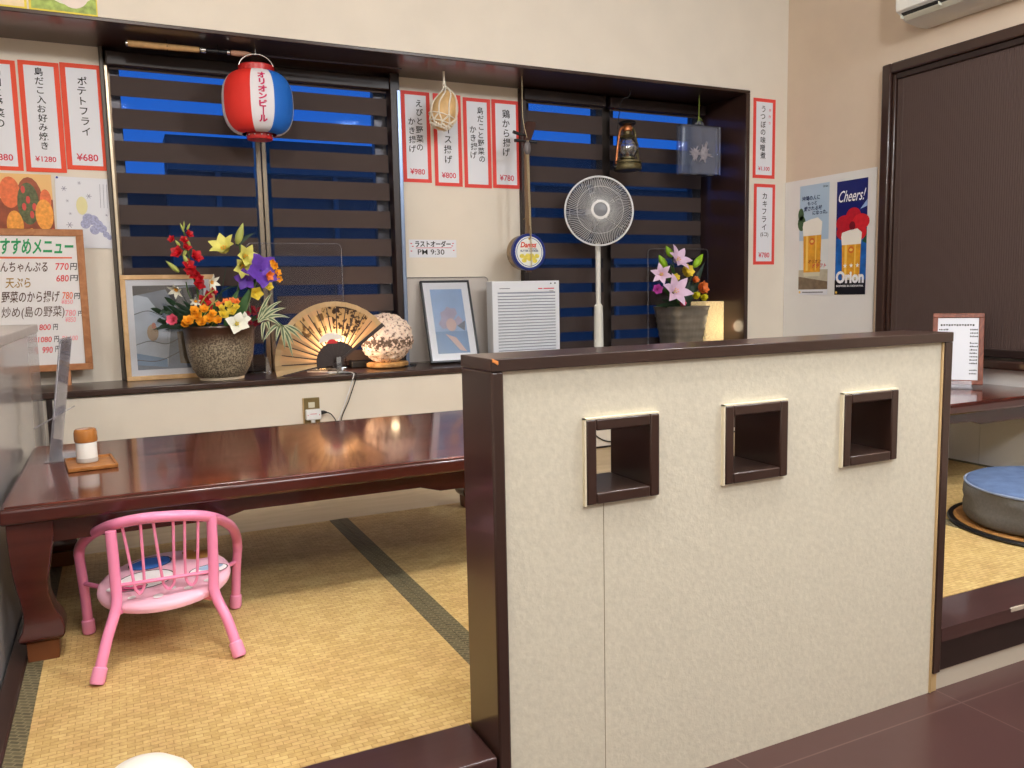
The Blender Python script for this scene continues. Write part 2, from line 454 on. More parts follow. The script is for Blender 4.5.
fs = [(2*i, 2*i+2, 2*i+3, 2*i+1) for i in range(ny)]
p.add(vs, fs).build('ribbed_fabric', t, smooth=None)
MB().use(M_DARKER).at(L).box(XR-.034, XR-.008, yN+.055, yA-.075, z1-.08, z1-.052).build('headrail', t, bevel=.004)
MB().use(M_DARKER).at(L).box(XR-.03, XR-.01, yN+.055, yA-.075, z0+.05, z0+.085).build('bottom_rail', t, bevel=.005)
MB().use(mat('dark_cord', (90, 76, 70), .7)).at(L).tube([(XR-.028, 2.83, z) for z in (1.82, 1.4, 1.0, .56)], .0012, 5).build('pull_cord', t)

# ================================================================== PARTITION
def partition():
    x0, x1, yf, yb, zt = .560, 1.722, 1.249, 1.383, .709
    loc = ((x0+x1)/2, (yf+yb)/2, ZF)
    t = thing('booth_partition', 'waist-high cream partition with dark frame and three square peepholes', 'partition', loc)
    L = local(loc)
    # core with three square openings (cream faces both sides)
    holes = [(.744, .903), (1.0605, 1.223), (1.3815, 1.546)]
    hz0, hz1 = .433, .5895
    c = MB().use(M_PANEL).at(L)
    xs = [x0+.02]
    for a, b in holes: xs += [a+.014, b-.014]
    xs.append(x1-.02)
    za, zb = hz0+.014, hz1-.014
    y0, y1 = yf+.008, yb-.008
    c.box(xs[0], xs[-1], y0, y1, ZF, za); c.box(xs[0], xs[-1], y0, y1, zb, zt-.02)
    for i in range(0, len(xs), 2): c.box(xs[i], xs[i+1], y0, y1, za, zb)
    c.use(mat('panel_seam', (150, 136, 112), .8)).box(.784, .7852, y0-.0006, y0, ZF, .432)
    c.build('papered_panel', t, smooth=None)
    f = MB().use(M_DARK).at(L)
    f.box(x0, x0+.024, yf, yb, ZF, zt-.022)
    f.build('end_post', t, bevel=.004)
    f = MB().use(M_DARK).at(L)
    f.box(x1-.024, x1, yf, yb, -.107, zt-.022).use(M_BEAD).box(x1-.029, x1-.024, yf+.003, yb-.003, ZF, zt-.022)
    f.box(x1-.024, x1-.003, yf+.006, yb-.003, ZF, -.107)
    f.build('end_post', t, bevel=.002)
    f = MB().use(M_DARK).at(L).box(x0, x1, yf-.001, yb+.001, zt-.022, zt)
    f.use(mat('chipped_wood', (206, 128, 60), .7))
    for k in range(5):
        a = x0+.002+k*.0022; f.box(a, a+.003, yf-.0022, yf+.006, zt-.006-.0012*k, zt+.0006-.001*k)
    f.build('top_rail', t, bevel=.003)
    for (a, b) in holes:
        h = MB().use(M_DARK).at(L)
        d0, d1 = yf-.003, yb+.003
        b1 = .021
        h.box(a, a+b1, d0, d1, hz0, hz1); h.box(b-b1, b, d0, d1, hz0, hz1)
        h.box(a+b1, b-b1, d0, d1, hz0, hz0+b1); h.box(a+b1, b-b1, d0, d1, hz1-b1, hz1)
        fr = h.build('peephole_frame', t, bevel=.003)
        s = MB().use(mat('pale_edge_strip', (232, 222, 196), .6)).at(L)
        s.box(a-.003, a, yf-.001, yf+.008, hz0-.002, hz1+.003); s.box(a-.003, b, yf-.001, yf+.008, hz1, hz1+.003)
        s.build('edge_strip', fr, smooth=None)
    return t
partition()

# low grey wall on the left
loc = (-.34, 2.4, ZF)
t = thing('booth_divider', 'low glossy grey divider wall at the left end of the long table', 'partition', loc)
L = local(loc)
MB().use(mat('grey_laminate', (172, 168, 168), .22, coat=.3)).at(L).box(-.40, -.28, 1.25, 3.615, ZF, .705).build('panel', t, smooth=None)
MB().use(mat('grey_cap_board', (188, 182, 178), .3, var=.06, vscale=20)).at(L).box(-.405, -.275, 1.25, 3.617, .705, .735).build('top_rail', t, bevel=.004)

# ================================================================== LOW TABLES
def low_table(label, x0, x1, y0, y1, H, slim):
    loc = ((x0+x1)/2, (y0+y1)/2, 0)
    t = thing('low_table', label, 'table', loc, 'lacquered low tables')
    L = local(loc)
    m = MB().use(M_TABLE).at(L)
    # top slab with a small step just inside the rim
    m.box(x0+.012, x1-.012, y0+.012, y1-.012, H-.02, H)
    m.build('tabletop', t, bevel=.003)
    m = MB().use(M_TABLE_EDGE).at(L); m.box(x0, x1, y0, y1, H-.042, H-.004)
    m.build('table_edge', t, bevel=.009, seg=3)
    ins = .055
    ap = MB().use(M_TABLE_EDGE).at(L)
    def apron(p0, p1, horizontal, pos):
        n = 24; pts = []
        for i in range(n+1):
            s = i/n; d = min(s, 1-s)*(p1-p0)
            drop = .060 - (.016 if d > .42 else 0) - .012*max(0, 1-abs(d-.40)/.05)*0
            pts.append((p0+s*(p1-p0), H-.04-drop+(.0 if d > .1 else .0)))
        for i in range(n):
            a, b = pts[i], pts[i+1]
            q = [(a[0], H-.04), (b[0], H-.04), (b[0], b[1]), (a[0], a[1])]
            if horizontal:
                vs = [(p[0], pos, p[1]) for p in q]+[(p[0], pos+.02, p[1]) for p in q]
            else:
                vs = [(pos, p[0], p[1]) for p in q]+[(pos+.02, p[0], p[1]) for p in q]
            ap.add(vs, [(0, 1, 2, 3), (7, 6, 5, 4), (0, 4, 5, 1), (1, 5, 6, 2), (2, 6, 7, 3), (3, 7, 4, 0)])
    apron(x0+ins, x1-ins, True, y0+.05); apron(x0+ins, x1-ins, True, y1-.07)
    apron(y0+ins, y1-ins, False, x0+.05); apron(y0+ins, y1-ins, False, x1-.07)
    ap.build('apron', t, smooth=None)
    # cabriole legs: an S in profile, square in section; offsets (outer, inner) from the table corner
    prof = [(H-.041, .012, .105), (H-.075, .012, .103), (.235, .014, .092), (.19, .018, .084), (.155, .024, .084), (.12, .028, .092), (.095, .028, .104), (.075, .024, .110), (.062, .016, .110), (.054, .016, .106), (.046, .026, .100)]
    prof = [(z, o, o+(i-o)*slim) for z, o, i in prof]
    for sx in (0, 1):
        for sy in (0, 1):
            lg = MB().use(M_TABLE_EDGE).at(L); rings = []
            def corner(z, o, i):
                xa, xb = (x0+o, x0+i) if sx == 0 else (x1-i, x1-o)
                ya, yb = (y0+o, y0+i) if sy == 0 else (y1-i, y1-o)
                return [(xa, ya, z), (xb, ya, z), (xb, yb, z), (xa, yb, z)]
            lg.loft([corner(*p) for p in prof])
            leg = lg.build('leg', t, bevel=.003, smooth=40)
            ft = MB().use(mat('brown_foot_block', (112, 64, 34), .45)).at(L)
            ft.loft([corner(.047, .030, .03+.066*slim), corner(0, .030, .03+.064*slim)])
            ft.build('foot', leg, bevel=.002)
    return t
low_table('long glossy red-brown low table behind the pink toddler chair', -.265, 1.25, 2.065, 2.93, .371, 1)
low_table('glossy dark red low table against the right wall, behind the partition', 2.12, XR-.012, 2.008, 2.87, .371, .68)

# ================================================================== TODDLER CHAIR
def catmull(P, k=6, closed=False):
    P = [Vector(p) for p in P]; out = []; n = len(P)
    for i in range(n if closed else n-1):
        if closed: a, b, c, d = P[i-1], P[i], P[(i+1) % n], P[(i+2) % n]
        else: a, b, c, d = P[max(i-1, 0)], P[i], P[i+1], P[min(i+2, n-1)]
        for j in range(k):
            t = j/k
            out.append(.5*((2*b)+(c-a)*t+(2*a-5*b+4*c-d)*t*t+(3*b-a-3*c+d)*t**3))
    if not closed: out.append(P[-1])
    return out
M_PINK = mat('pink_enamel', (240, 142, 182), .3, coat=.3)
M_PINKCAP = mat('pink_rubber', (242, 154, 192), .55)
M_PALEPINK = mat('pale_pink_vinyl', (246, 190, 210), .35)
loc = (.06, 2.06, 0)
ch = thing('toddler_chair', 'small pink tubular toddler chair with round printed seat on the tatami', 'chair', loc)
L = local(loc)
FL, FR = Vector((-.113, 2.213, 0)), Vector((.233, 2.212, 0))
NL, NR = Vector((-.091, 1.897, 0)), Vector((.203, 1.894, 0))
hoop = [aty(*q) for q in ((79, 556, 2.213), (80.5, 546, 2.206), (90, 535.5, 2.16), (104, 528, 2.06), (118, 523.5, 1.99), (140, 519, 1.955), (165, 516.5, 1.945), (188, 515.5, 1.95), (207, 516.5, 1.975), (222, 520.5, 2.05), (232, 527.5, 2.13), (236.5, 538, 2.195), (237.5, 550, 2.212))]
hp = catmull(hoop, 6)
MB().use(M_PINK).at(L).tube(hp, .0125, 12).build('back_rail', ch)
def leg(path, name='leg'):
    m = MB().use(M_PINK).at(L).tube(catmull(path, 6), .0118, 12); o = m.build(name, ch)
    d = (Vector(path[1])-Vector(path[0])).normalized(); p = Vector(path[0])
    MB().use(M_PINKCAP).at(L).tube([p+d*.0005, p+d*.006, p+d*.033, p+d*.036], [.0135, .0155, .0148, .0125], 12).build('rubber_cap', o)
    return o
leg([FL+Vector((0, 0, .003)), (-.116, 2.213, .10), tuple(hoop[0])])
leg([FR+Vector((0, 0, .003)), (.240, 2.212, .10), tuple(hoop[-1])])
leg([NL+Vector((0, 0, .003)), (-.066, 1.932, .085), (-.044, 1.962, .145), (-.042, 1.972, .20), (-.044, 1.976, .313)])
leg([NR+Vector((0, 0, .003)), (.185, 1.930, .078), (.163, 1.960, .14), (.164, 1.968, .20), (.167, 1.975, .320)])
bar = [(-.042, 1.975, .188), (.02, 1.966, .190), (.10, 1.966, .190), (.164, 1.972, .188)]
MB().use(M_PINK).at(L).tube(catmull(bar), .0045, 8).build('back_crossbar', ch)
def rail_at(x):
    return min((p for p in hp if p.y < 2.05), key=lambda p: abs(p.x-x))
pairs = [((-.022, -.005), (.018, .016)), ((.040, .054), (.083, .079)), ((.105, .103), (.138, .128))]
for (a, a2), (b, b2) in pairs:
    pa, pb = rail_at(a), rail_at(b)
    zl = .168
    path = [pa, Vector((a*.4+a2*.6, (pa.y+1.966)/2, .25)), Vector((a2, 1.968, .19)), Vector((a2+.003, 1.969, zl+.006)), Vector(((a2+b2)/2, 1.969, zl-.004)), Vector((b2-.003, 1.969, zl+.006)), Vector((b2, 1.968, .19)), Vector((b*.4+b2*.6, (pb.y+1.966)/2, .25)), pb]
    MB().use(M_PINK).at(L).tube(catmull(path, 5), .0033, 7).build('back_wire', ch)
# seat: shallow round cushion with a printed cover
sc = Vector((.064, 2.095, .143)); rx, ry = .150, .152
st = MB().use(M_PALEPINK).at(L @ T(*sc) @ RX(radians(6)) @ RY(radians(-3)))
def ring(k, z, n=40): return [(rx*k*cos(2*pi*a/n), ry*k*sin(2*pi*a/n), z) for a in range(n)]
st.loft([ring(.92, -.009), ring(.985, -.006), ring(1, .002), ring(.985, .010), ring(.93, .015), ring(.6, .018), ring(.05, .019)])
seat = st.build('seat', ch, smooth=50)
pr = MB().at(L @ T(*sc) @ RX(radians(6)) @ RY(radians(-3)) @ T(0, 0, .0185) @ RX(radians(-90)))
pr.use(mat('print_white', (250, 244, 246), .4))
for (x, z, r) in [(-.02, -.115, .011), (.045, -.105, .010), (.09, -.085, .009), (-.075, -.095, .009), (.012, -.088, .008), (.112, -.03, .009), (-.118, -.03, .010), (-.11, .03, .008), (.12, .03, .008)]:
    pr.disc(x, z, r, r, .0004-abs(z)*.004)
pr.X = pr.X @ Matrix.Diagonal((1.22, 1, 1.22, 1))
pr.disc(-.035, -.01, .052, .040, .0006); pr.disc(.08, -.022, .036, .022, .0006)
pr.use(mat('print_blue', (70, 120, 205), .4)).flat([(-.06, .045), (-.02, .035), (.015, .05), (.012, .085), (-.03, .095), (-.062, .075)], .0007)
pr.use(mat('print_tan', (190, 140, 80), .4)).disc(.075, .062, .034, .022, .0007); pr.disc(.05, .085, .012, .012, .0008); pr.disc(.10, .082, .012, .012, .0008)
pr.use(mat('print_paleblue', (168, 196, 226), .4)).disc(.085, -.012, .024, .012, .0008)
pr.use(mat('print_rose', (226, 96, 142), .4)).disc(-.075, -.035, .013, .010, .0009); pr.disc(-.047, -.04, .013, .010, .0009); pr.disc(-.061, -.037, .006, .006, .0011)
pr.use(M_INK)
def loop(mb, pts, wd, lift):
    n = len(pts)
    for i in range(n):
        a = Vector((pts[i][0], pts[i][1])); b = Vector((pts[(i+1) % n][0], pts[(i+1) % n][1])); d = (b-a).normalized(); nn = Vector((-d.y, d.x))*wd
        mb.flat([tuple(a-nn), tuple(b-nn), tuple(b+nn), tuple(a+nn)], lift)
def ell(x, z, a, b, n=24): return [(x+a*cos(2*pi*i/n), z+b*sin(2*pi*i/n)) for i in range(n)]
loop(pr, ell(-.035, -.01, .052, .040), .0014, .0010); loop(pr, ell(.08, -.022, .036, .022), .0010, .0010)
loop(pr, ell(-.024, .066, .040, .030), .0012, .0010); loop(pr, ell(-.061, -.037, .028, .014), .001, .0013)
pr.build('seat_print', seat, smooth=None)
brs = []
def bracket(*ps):
    m = MB().use(M_PINK).at(L)
    m.tube(catmull(ps, 4), .006, 8); m.build('seat_bracket', ch)
bracket((-.116, 2.208, .132), (-.09, 2.18, .130), (-.06, 2.15, .128)); bracket((.241, 2.208, .128), (.21, 2.18, .128), (.18, 2.15, .128))
bracket((-.054, 1.950, .106), (-.056, 1.952, .122), (-.04, 1.98, .124), (.0, 2.02, .121)); bracket((.173, 1.948, .100), (.174, 1.952, .118), (.158, 1.98, .122), (.12, 2.02, .120))

# ================================================================== THINGS ON THE LONG TABLE
TZ = .371
p = atz(91, 464, TZ); loc = (p.x, p.y-.012, TZ)
t = thing('wooden_tray', 'small orange-brown wooden tray under the condiment shaker on the long table', 'tray', loc)
m = MB().use(wood('tray_wood', (150, 92, 40), (196, 132, 68), .45, (6, 30, 30), .1)).at(RZ(radians(6)))
hw, hd = .060, .088
m.box(-hw, hw, -hd, hd, .001, .006)
m.build('tray_base', t, bevel=.001)
r = MB().use(MATS['tray_wood']).at(RZ(radians(6)))
r.box(-hw, hw, -hd, -hd+.006, .002, .011); r.box(-hw, hw, hd-.006, hd, .002, .011); r.box(-hw, -hw+.006, -hd, hd, .002, .011); r.box(hw-.006, hw, -hd, hd, .002, .011)
r.build('tray_rim', t, bevel=.001)
loc = (p.x-.008, p.y+.004, TZ+.0065)
t = thing('condiment_shaker', 'white condiment shaker with an amber lid standing on the wooden tray', 'shaker', loc)
MB().use(mat('white_powder_jar', (236, 236, 232), .25, coat=.4)).lathe([(.024, 0), (.0268, .002), (.027, .006), (.0265, .054), (.0255, .058)], n=28).build('jar', t)
MB().use(mat('clear_foot_band', (190, 186, 182), .15, coat=.5)).lathe([(.0272, .001), (.0278, .003), (.0278, .011), (.0272, .013)], n=28).build('glass_foot', t)
MB().use(mat('amber_lid', (178, 116, 56), .22, coat=.5)).lathe([(.026, .056), (.0285, .058), (.0295, .063), (.0295, .082), (.0275, .090), (.024, .093), (.002, .094)], n=28).build('lid', t)

# clear acrylic menu stand seen edge-on
a = atz(51, 461, TZ); loc = (a.x, a.y, TZ)
t = thing('acrylic_stand', 'clear acrylic menu stand seen edge-on at the left end of the long table', 'menu stand', loc)
fr = RZ(radians(-9))
m = MB().use(clear('stand_acrylic', (240, 241, 246), .015, .25, (238, 235, 242))).at(fr @ RY(radians(8.5)))
m.box(-.0015, .0015, -.02, .11, .002, .35)
m.build('sheet', t, bevel=.0005)
m = MB().use(MATS['stand_acrylic']).at(fr @ RY(radians(8.5)))
m.box(.003, .005, -.02, .11, .002, .345)
m.build('sheet', t, bevel=.0005)
MB().use(mat('printed_menu_card', (226, 222, 226), .6)).at(fr @ RY(radians(8.5))).box(.0018, .0026, -.018, .105, .12, .335).build('menu_card', t, smooth=None)
m = MB().use(MATS['stand_acrylic']).at(fr)
m.box(-.01, .075, -.035, .15, .0005, .003)
m.at(fr @ T(.01, .06, .12) @ RY(radians(62))).box(-.0015, .0015, -.09, .09, -.045, .035)
m.build('foot', t, bevel=.0005)

# ================================================================== RIGHT BOOTH
cc = Vector((2.81, 1.62, 0))
t = thing('round_board', 'round wooden board with black rim lying under the round cushion', 'board', (cc.x, cc.y, .001))
MB().use(wood('ochre_wood', (158, 108, 56), (190, 138, 82), .4, (3, 20, 20), .2)).lathe([(.318, .001), (.318, .011), (.001, .0115)], n=64).build('board_top', t)
MB().use(M_BLACK).lathe([(.318, .0), (.334, .001), (.338, .007), (.334, .013), (.318, .0125)], n=64, cap=False).build('rim', t)
t = thing('floor_cushion', 'thick round floor cushion, blue top and grey sides', 'cushion', (cc.x, cc.y, .0135))
mg = mat('grey_denim', (96, 94, 92), .9, var=.12, vscale=120, bump=.3, bscale=400)
mbl = mat('blue_denim', (94, 116, 156), .9, var=.15, vscale=25, bump=.3, bscale=400)
def wob(r, z, n=72, amp=.004, ph=0): return [(r*(1+amp/.29*sin(5*2*pi*a/n+ph)+amp/.5*sin(9*2*pi*a/n+2*ph))*cos(2*pi*a/n), r*(1+amp/.29*sin(5*2*pi*a/n+ph))*sin(2*pi*a/n), z) for a in range(n)]
MB().use(mg).loft([wob(.26, .001), wob(.283, .006), wob(.292, .02, ph=.4), wob(.293, .05, ph=.9), wob(.289, .068, ph=1.2), wob(.293, .088, ph=1.5), wob(.290, .115, ph=1.8), wob(.285, .125)]).build('side_panel', t, smooth=60)
MB().use(mbl).loft([wob(.2855, .123), wob(.284, .130), wob(.272, .136), wob(.2, .142), wob(.1, .145), wob(.01, .146)]).build('top_panel', t, smooth=60)
MB().use(mat('grey_piping', (134, 148, 176), .9)).tube([(.287*cos(2*pi*a/48), .287*sin(2*pi*a/48), .1255) for a in range(48)], .0045, 6, closed=True).build('piping', t)

# framed menu on the right-hand table
RTZ = .371
b0 = atz(956, 380, RTZ)
loc = (3.265, 2.345, RTZ)
t = thing('framed_menu', 'small reddish-brown framed price list standing on the right-hand table', 'menu', loc)
fx = RZ(radians(-52)) @ T(0, 0, .012) @ RX(radians(-13))
W, H = .198, .313
m = MB().use(wood('red_brown_frame', (104, 52, 36), (140, 76, 52), .4, (8, 30, 8), .1)).at(fx)
bw = .02
m.box(-W/2, W/2, -.008, .008, 0, bw); m.box(-W/2, W/2, -.008, .008, H-bw, H); m.box(-W/2, -W/2+bw, -.008, .008, bw, H-bw); m.box(W/2-bw, W/2, -.008, .008, bw, H-bw)
m.build('frame', t, bevel=.002)
s = MB().use(M_PAPER).at(fx @ T(0, -.002, 0)); s.rect(-W/2+bw, W/2-bw, bw, H-bw)
s.use(M_INK)
for i in range(13): s.rect(-.068+i*.0102, -.061+i*.0102, H-.056+.001*(i % 3), H-.048, .0006)
random.seed(3)
for i in range(14):
    z = H-.075-i*.0148
    if i in (3, 11): continue
    for a_, b_ in ((-.074, random.uniform(-.05, -.02)), (.046, .074)):
        x_ = a_
        while x_ < b_: w_ = random.uniform(.003, .006); s.rect(x_, x_+w_, z, z+random.uniform(.004, .007), .0006); x_ += w_+.0018
s.build('price_sheet', t, smooth=None)
MB().use(MATS['stand_acrylic']).at(RZ(radians(-52))).box(-.06, .06, -.07, .02, .0005, .004).build('foot', t)
MB().use(MATS['stand_acrylic']).at(RZ(radians(-52)) @ T(0, -.045, .004) @ RX(radians(-25))).box(-.055, .055, -.001, .001, 0, .03).build('lip', t)

# ================================================================== AIR CONDITIONER
loc = (XR-.11, 2.35, 2.1)
t = thing('air_conditioner', 'white wall-mounted air conditioner above the dark window', 'air conditioner', loc)
L = local(loc)
yA, yN = 2.735, 1.935
m = MB().use(mat('ac_white', (226, 226, 220), .4)).at(L)
prof = [(XR-.002, 2.002), (XR-.06, 2.000), (XR-.15, 2.014), (XR-.165, 2.022), (XR-.165, 2.028), (XR-.20, 2.046), (XR-.212, 2.052), (XR-.216, 2.075), (XR-.214, 2.24), (XR-.195, 2.27), (XR-.002, 2.28)]
m.loft([[(x, y, z) for x, z in prof] for y in (yN, yA)])
m.build('body', t, bevel=.003)
m = MB().use(mat('ac_slot', (46, 46, 46), .6)).at(L)
m.loft([[(XR-.166, y, 2.0265), (XR-.199, y, 2.0435), (XR-.2005, y, 2.0405), (XR-.1675, y, 2.0235)] for y in (yN+.03, yA-.02)]).build('outlet_slot', t, smooth=None)
m = MB().use(mat('ac_flap', (214, 214, 198), .4)).at(L)
m.loft([[(XR-.158, y, 2.021), (XR-.184, y, 2.034), (XR-.185, y, 2.030), (XR-.160, y, 2.014)] for y in (yN+.03, yA-.02)])
m.build('flap', t, bevel=.001)
for y in (2.72, 2.53, 2.3):
    MB().use(MATS['ac_flap']).at(L).box(XR-.197, XR-.17, y-.002, y+.002, 2.022, 2.04).build('louvre_pin', t)

# ================================================================== WALL OUTLET AND CORDS
pO = aty(311.5, 411.5, YW); loc = (pO.x, YW, pO.z)
t = thing('wall_outlet', 'bronze wall outlet with a white plug adapter under the window sill', 'outlet', loc)
k = .00415
MB().use(mat('brass_plate', (134, 116, 76), .4, metal=.4)).box(-.036, .036, -.006, 0, -.062, .062).build('cover_plate', t, bevel=.002)
MB().use(M_BEAD).box(-.038, -.033, -.007, 0, -.062, .062).build('plate_edge', t)
m = MB().use(mat('outlet_ivory', (206, 200, 180), .4)).box(-.014, .014, -.009, -.005, .018, .042)
m.build('socket', t, bevel=.001)
ad = MB().use(M_WHITE).box(-.030, .036, -.034, -.006, -.034, .012).build('plug_adapter', t, bevel=.004)
MB().use(M_REDINK).box(-.012, .016, -.0346, -.0338, -.008, -.006).box(-.024, -.021, -.0346, -.0338, -.014, -.010).box(.026, .029, -.0346, -.0338, -.014, -.010).build('adapter_marking', ad)
MB().use(M_BLACK).tube([(.034, -.02, -.006), (.05, -.022, -.004), (.062, -.022, -.006)], [.010, .008, .004], 10).build('black_plug', t)
MB().use(M_WHITE).tube([(0, -.022, -.032), (.001, -.022, -.05), (.001, -.022, -.06)], [.011, .009, .004], 10).build('white_plug', t)
def cord(label, pts, r, m, k=8):
    o = MB().use(m).tube(catmull(pts, k), r, 7).build('power_cord')
    return tag(o, label, 'cord')
c0 = Vector((pO.x, YW, pO.z))
s1 = aty(354, 371, YW-.02)
cord('black cord falling from the sill edge beside the wall outlet', [c0+Vector((.062, -.022, -.006)), c0+Vector((.085, -.02, -.02)), c0+Vector((.11, -.012, -.07)), (c0.x+.13, YW-.01, .12), (c0.x+.16, YW-.01, .10), aty(341, 424, YW-.01), aty(349, 400, YW-.02), aty(356, 378, YW-.03), (s1.x+.005, YW-.024, ZS+.004), (s1.x-.01, YW+.03, ZS+.005), (s1.x-.12, YW+.13, ZS+.004)], .0024, M_BLACK)
cord('white cord draped over the sill edge towards the wall outlet', [c0+Vector((.001, -.022, -.06)), (c0.x+.02, YW-.014, .16), (c0.x+.07, YW-.012, .16), aty(337, 424, YW-.02), aty(346, 400, YW-.025), aty(353, 378, YW-.034), (s1.x-.008, YW-.028, ZS+.006), (s1.x-.03, YW+.03, ZS+.006), (s1.x-.10, YW+.10, ZS+.005), (s1.x-.17, YW+.16, ZS+.005)], .0024, M_WHITE)
cord('thin black cable sagging on the back wall, seen through the first peephole', [(2.08, YW-.006, .30), (2.15, YW-.006, .14), (2.22, YW-.006, .062), (2.285, YW-.006, .030), (2.35, YW-.006, .032), (2.46, YW-.006, .09), (2.52, YW-.006, .17)], .003, M_BLACK)

# white rounded thing at the bottom edge of the picture
q = EYE + ray(143, 763)*1.2
loc = (q.x, q.y, ZF)
t = thing('padded_stool', 'white dome-topped padded stool poking up at the bottom edge', 'stool', loc)
zt = q.z-ZF
MB().use(mat('white_vinyl', (232, 228, 220), .4)).lathe([(.001, zt+.001), (.022, zt-.001), (.045, zt-.010), (.065, zt-.026), (.080, zt-.05), (.086, zt-.075), (.082, zt-.098), (.001, zt-.10)], n=32).build('seat', t)
for a in range(4):
    an = pi/4+a*pi/2
    MB().use(M_SILVER).tube([(.04*cos(an), .04*sin(an), zt-.098), (.08*cos(an), .08*sin(an), .001)], .008, 8).build('leg', t)

# ================================================================== PAPERS ON THE WALLS
YP = YB-.002
def wallrect(tl, br, y):
    a = aty(*tl, y); b = aty(*br, y); return a.x, b.x, b.z, a.z
def sheet_on_wall(name, label, cat, x0, x1, z0, z1, y, fn, group=None, tilt=0.):
    cx, cz = (x0+x1)/2, (z0+z1)/2
    s = MB().at(RY(radians(tilt))); w, h = x1-x0, z1-z0
    fn(s, -w/2, w/2, -h/2, h/2)
    o = s.build(name, smooth=None); o.location = (cx, y, cz)
    return tag(o, label, cat, group)
def menu_strip(label, tl, br, y, cols, price, border, tilt=0., extra=None):
    x0, x1, z0, z1 = wallrect(tl, br, y)
    def fn(s, a, b, c, d):
        w = b-a
        s.use(border).rect(a, b, c, d, 0)
        bd = w*.13
        s.use(M_PAPER).rect(a+bd, b-bd, c+bd*.9, d-bd*.9, .0006)
        s.use(M_INK)
        for x, t0, t1, t, cw in cols:
            s.vtext(t, a+x*w, c+(d-c)*(1-t1), c+(d-c)*(1-t0), cw*w*1.1, .0012, .012)
        if price:
            s.use(M_REDINK).text(price, a+.24*w, a+.76*w, c+(d-c)*.08, c+(d-c)*.16, .0012, .014)
        if extra: extra(s, a, b, c, d)
    return sheet_on_wall('menu_strip', label, 'menu', x0, x1, z0, z1, y, fn, 'handwritten menu strips', tilt)
menu_strip('orange-bordered strip cut by the picture edge, starting 鶏肉', (-27, 57), (24, 171), YP, [(.5, .06, .62, '鶏肉と野菜の', .30)], '¥880', M_ORANGERED)
menu_strip('orange-bordered strip with a long dish name, priced ¥1280', (17, 59.5), (67, 173), YP-.001, [(.5, .05, .80, '島だこ入お好み焼き', .27)], '¥1280', M_ORANGERED)
menu_strip('orange-bordered strip for ポテトフライ at ¥680, nearest the window post', (59, 62), (109, 171), YP-.0005, [(.5, .11, .68, 'ポテトフライ', .30)], '¥680', M_ORANGERED)
menu_strip('red-bordered strip for えびと野菜のかき揚げ, leftmost on the pillar', (400.5, 90), (432, 183), YP, [(.62, .08, .66, 'えびと野菜の', .25), (.34, .28, .68, 'かき揚げ', .25)], '¥980', M_REDBORDER)
menu_strip('red-bordered strip partly hidden behind the netted shell, priced ¥800', (432.5, 93), (462.8, 186.8), YP-.001, [(.5, .22, .76, 'アイス揚げ', .28)], '¥800', M_REDBORDER)
menu_strip('red-bordered pillar strip without any price, starting 島だこ', (462.5, 97), (492, 188.5), YP-.0005, [(.64, .09, .72, '島だこと野菜の', .25), (.36, .30, .68, 'かき揚げ', .25)], None, M_REDBORDER)
menu_strip('red-bordered strip for 鶏から揚げ at ¥780, beside the hanging lute', (491.2, 99), (520.7, 189), YP-.001, [(.5, .10, .64, '鶏から揚げ', .32)], '¥780', M_REDBORDER)
def koku(s, a, b, c, d):
    s.use(M_REDINK); s.vtext('手作り', b-.26*(b-a), c+(d-c)*.66, c+(d-c)*.90, .12*(b-a), .0014, .01)
menu_strip('upper red-bordered strip between window and room corner, うつぼの味噌煮', (753.5, 97.5), (774.5, 179), YW-.001, [(.44, .08, .76, 'うつぼの味噌煮', .28)], '¥1,100', M_REDBORDER, 0, koku)
def five(s, a, b, c, d):
    s.use(M_INK).text('(5コ)', a+.3*(b-a), a+.72*(b-a), c+(d-c)*.34, c+(d-c)*.40, .0012, .012)
menu_strip('lower red-bordered strip between window and room corner, カキフライ', (754, 183.5), (774, 264.5), YW-.001, [(.5, .10, .58, 'カキフライ', .32)], '¥780', M_REDBORDER, 0, five)

# last-order notice
x0, x1, z0, z1 = wallrect((408.6, 239.5), (456.6, 257.5), YP)
def fn(s, a, b, c, d):
    w, h = b-a, d-c
    s.use(M_PAPER).rect(a, b, c, d, 0)
    s.use(M_INK).text('ラストオーダー', a+.13*w, b-.12*w, c+.58*h, d-.05*h, .0008, .03, False)
    s.text('PM 9:30', a+.18*w, b-.26*w, c+.16*h, c+.46*h, .0008, .008, False)
    s.use(M_REDINK).flat([(a+.14*w, c+.52*h), (b-.1*w, c+.54*h), (b-.1*w, c+.57*h), (a+.14*w, c+.55*h)], .0008)
    for q, e in ((.05, .78), (.08, .62), (.93, .80), (.91, .66), (.05, .36), (.94, .40)): s.disc(a+q*w, c+e*h, .02*w, .03*h, .0008, 8)
sheet_on_wall('notice', 'small white last-order notice, PM 9:30, on the pillar', 'notice', x0, x1, z0, z1, YP, fn)

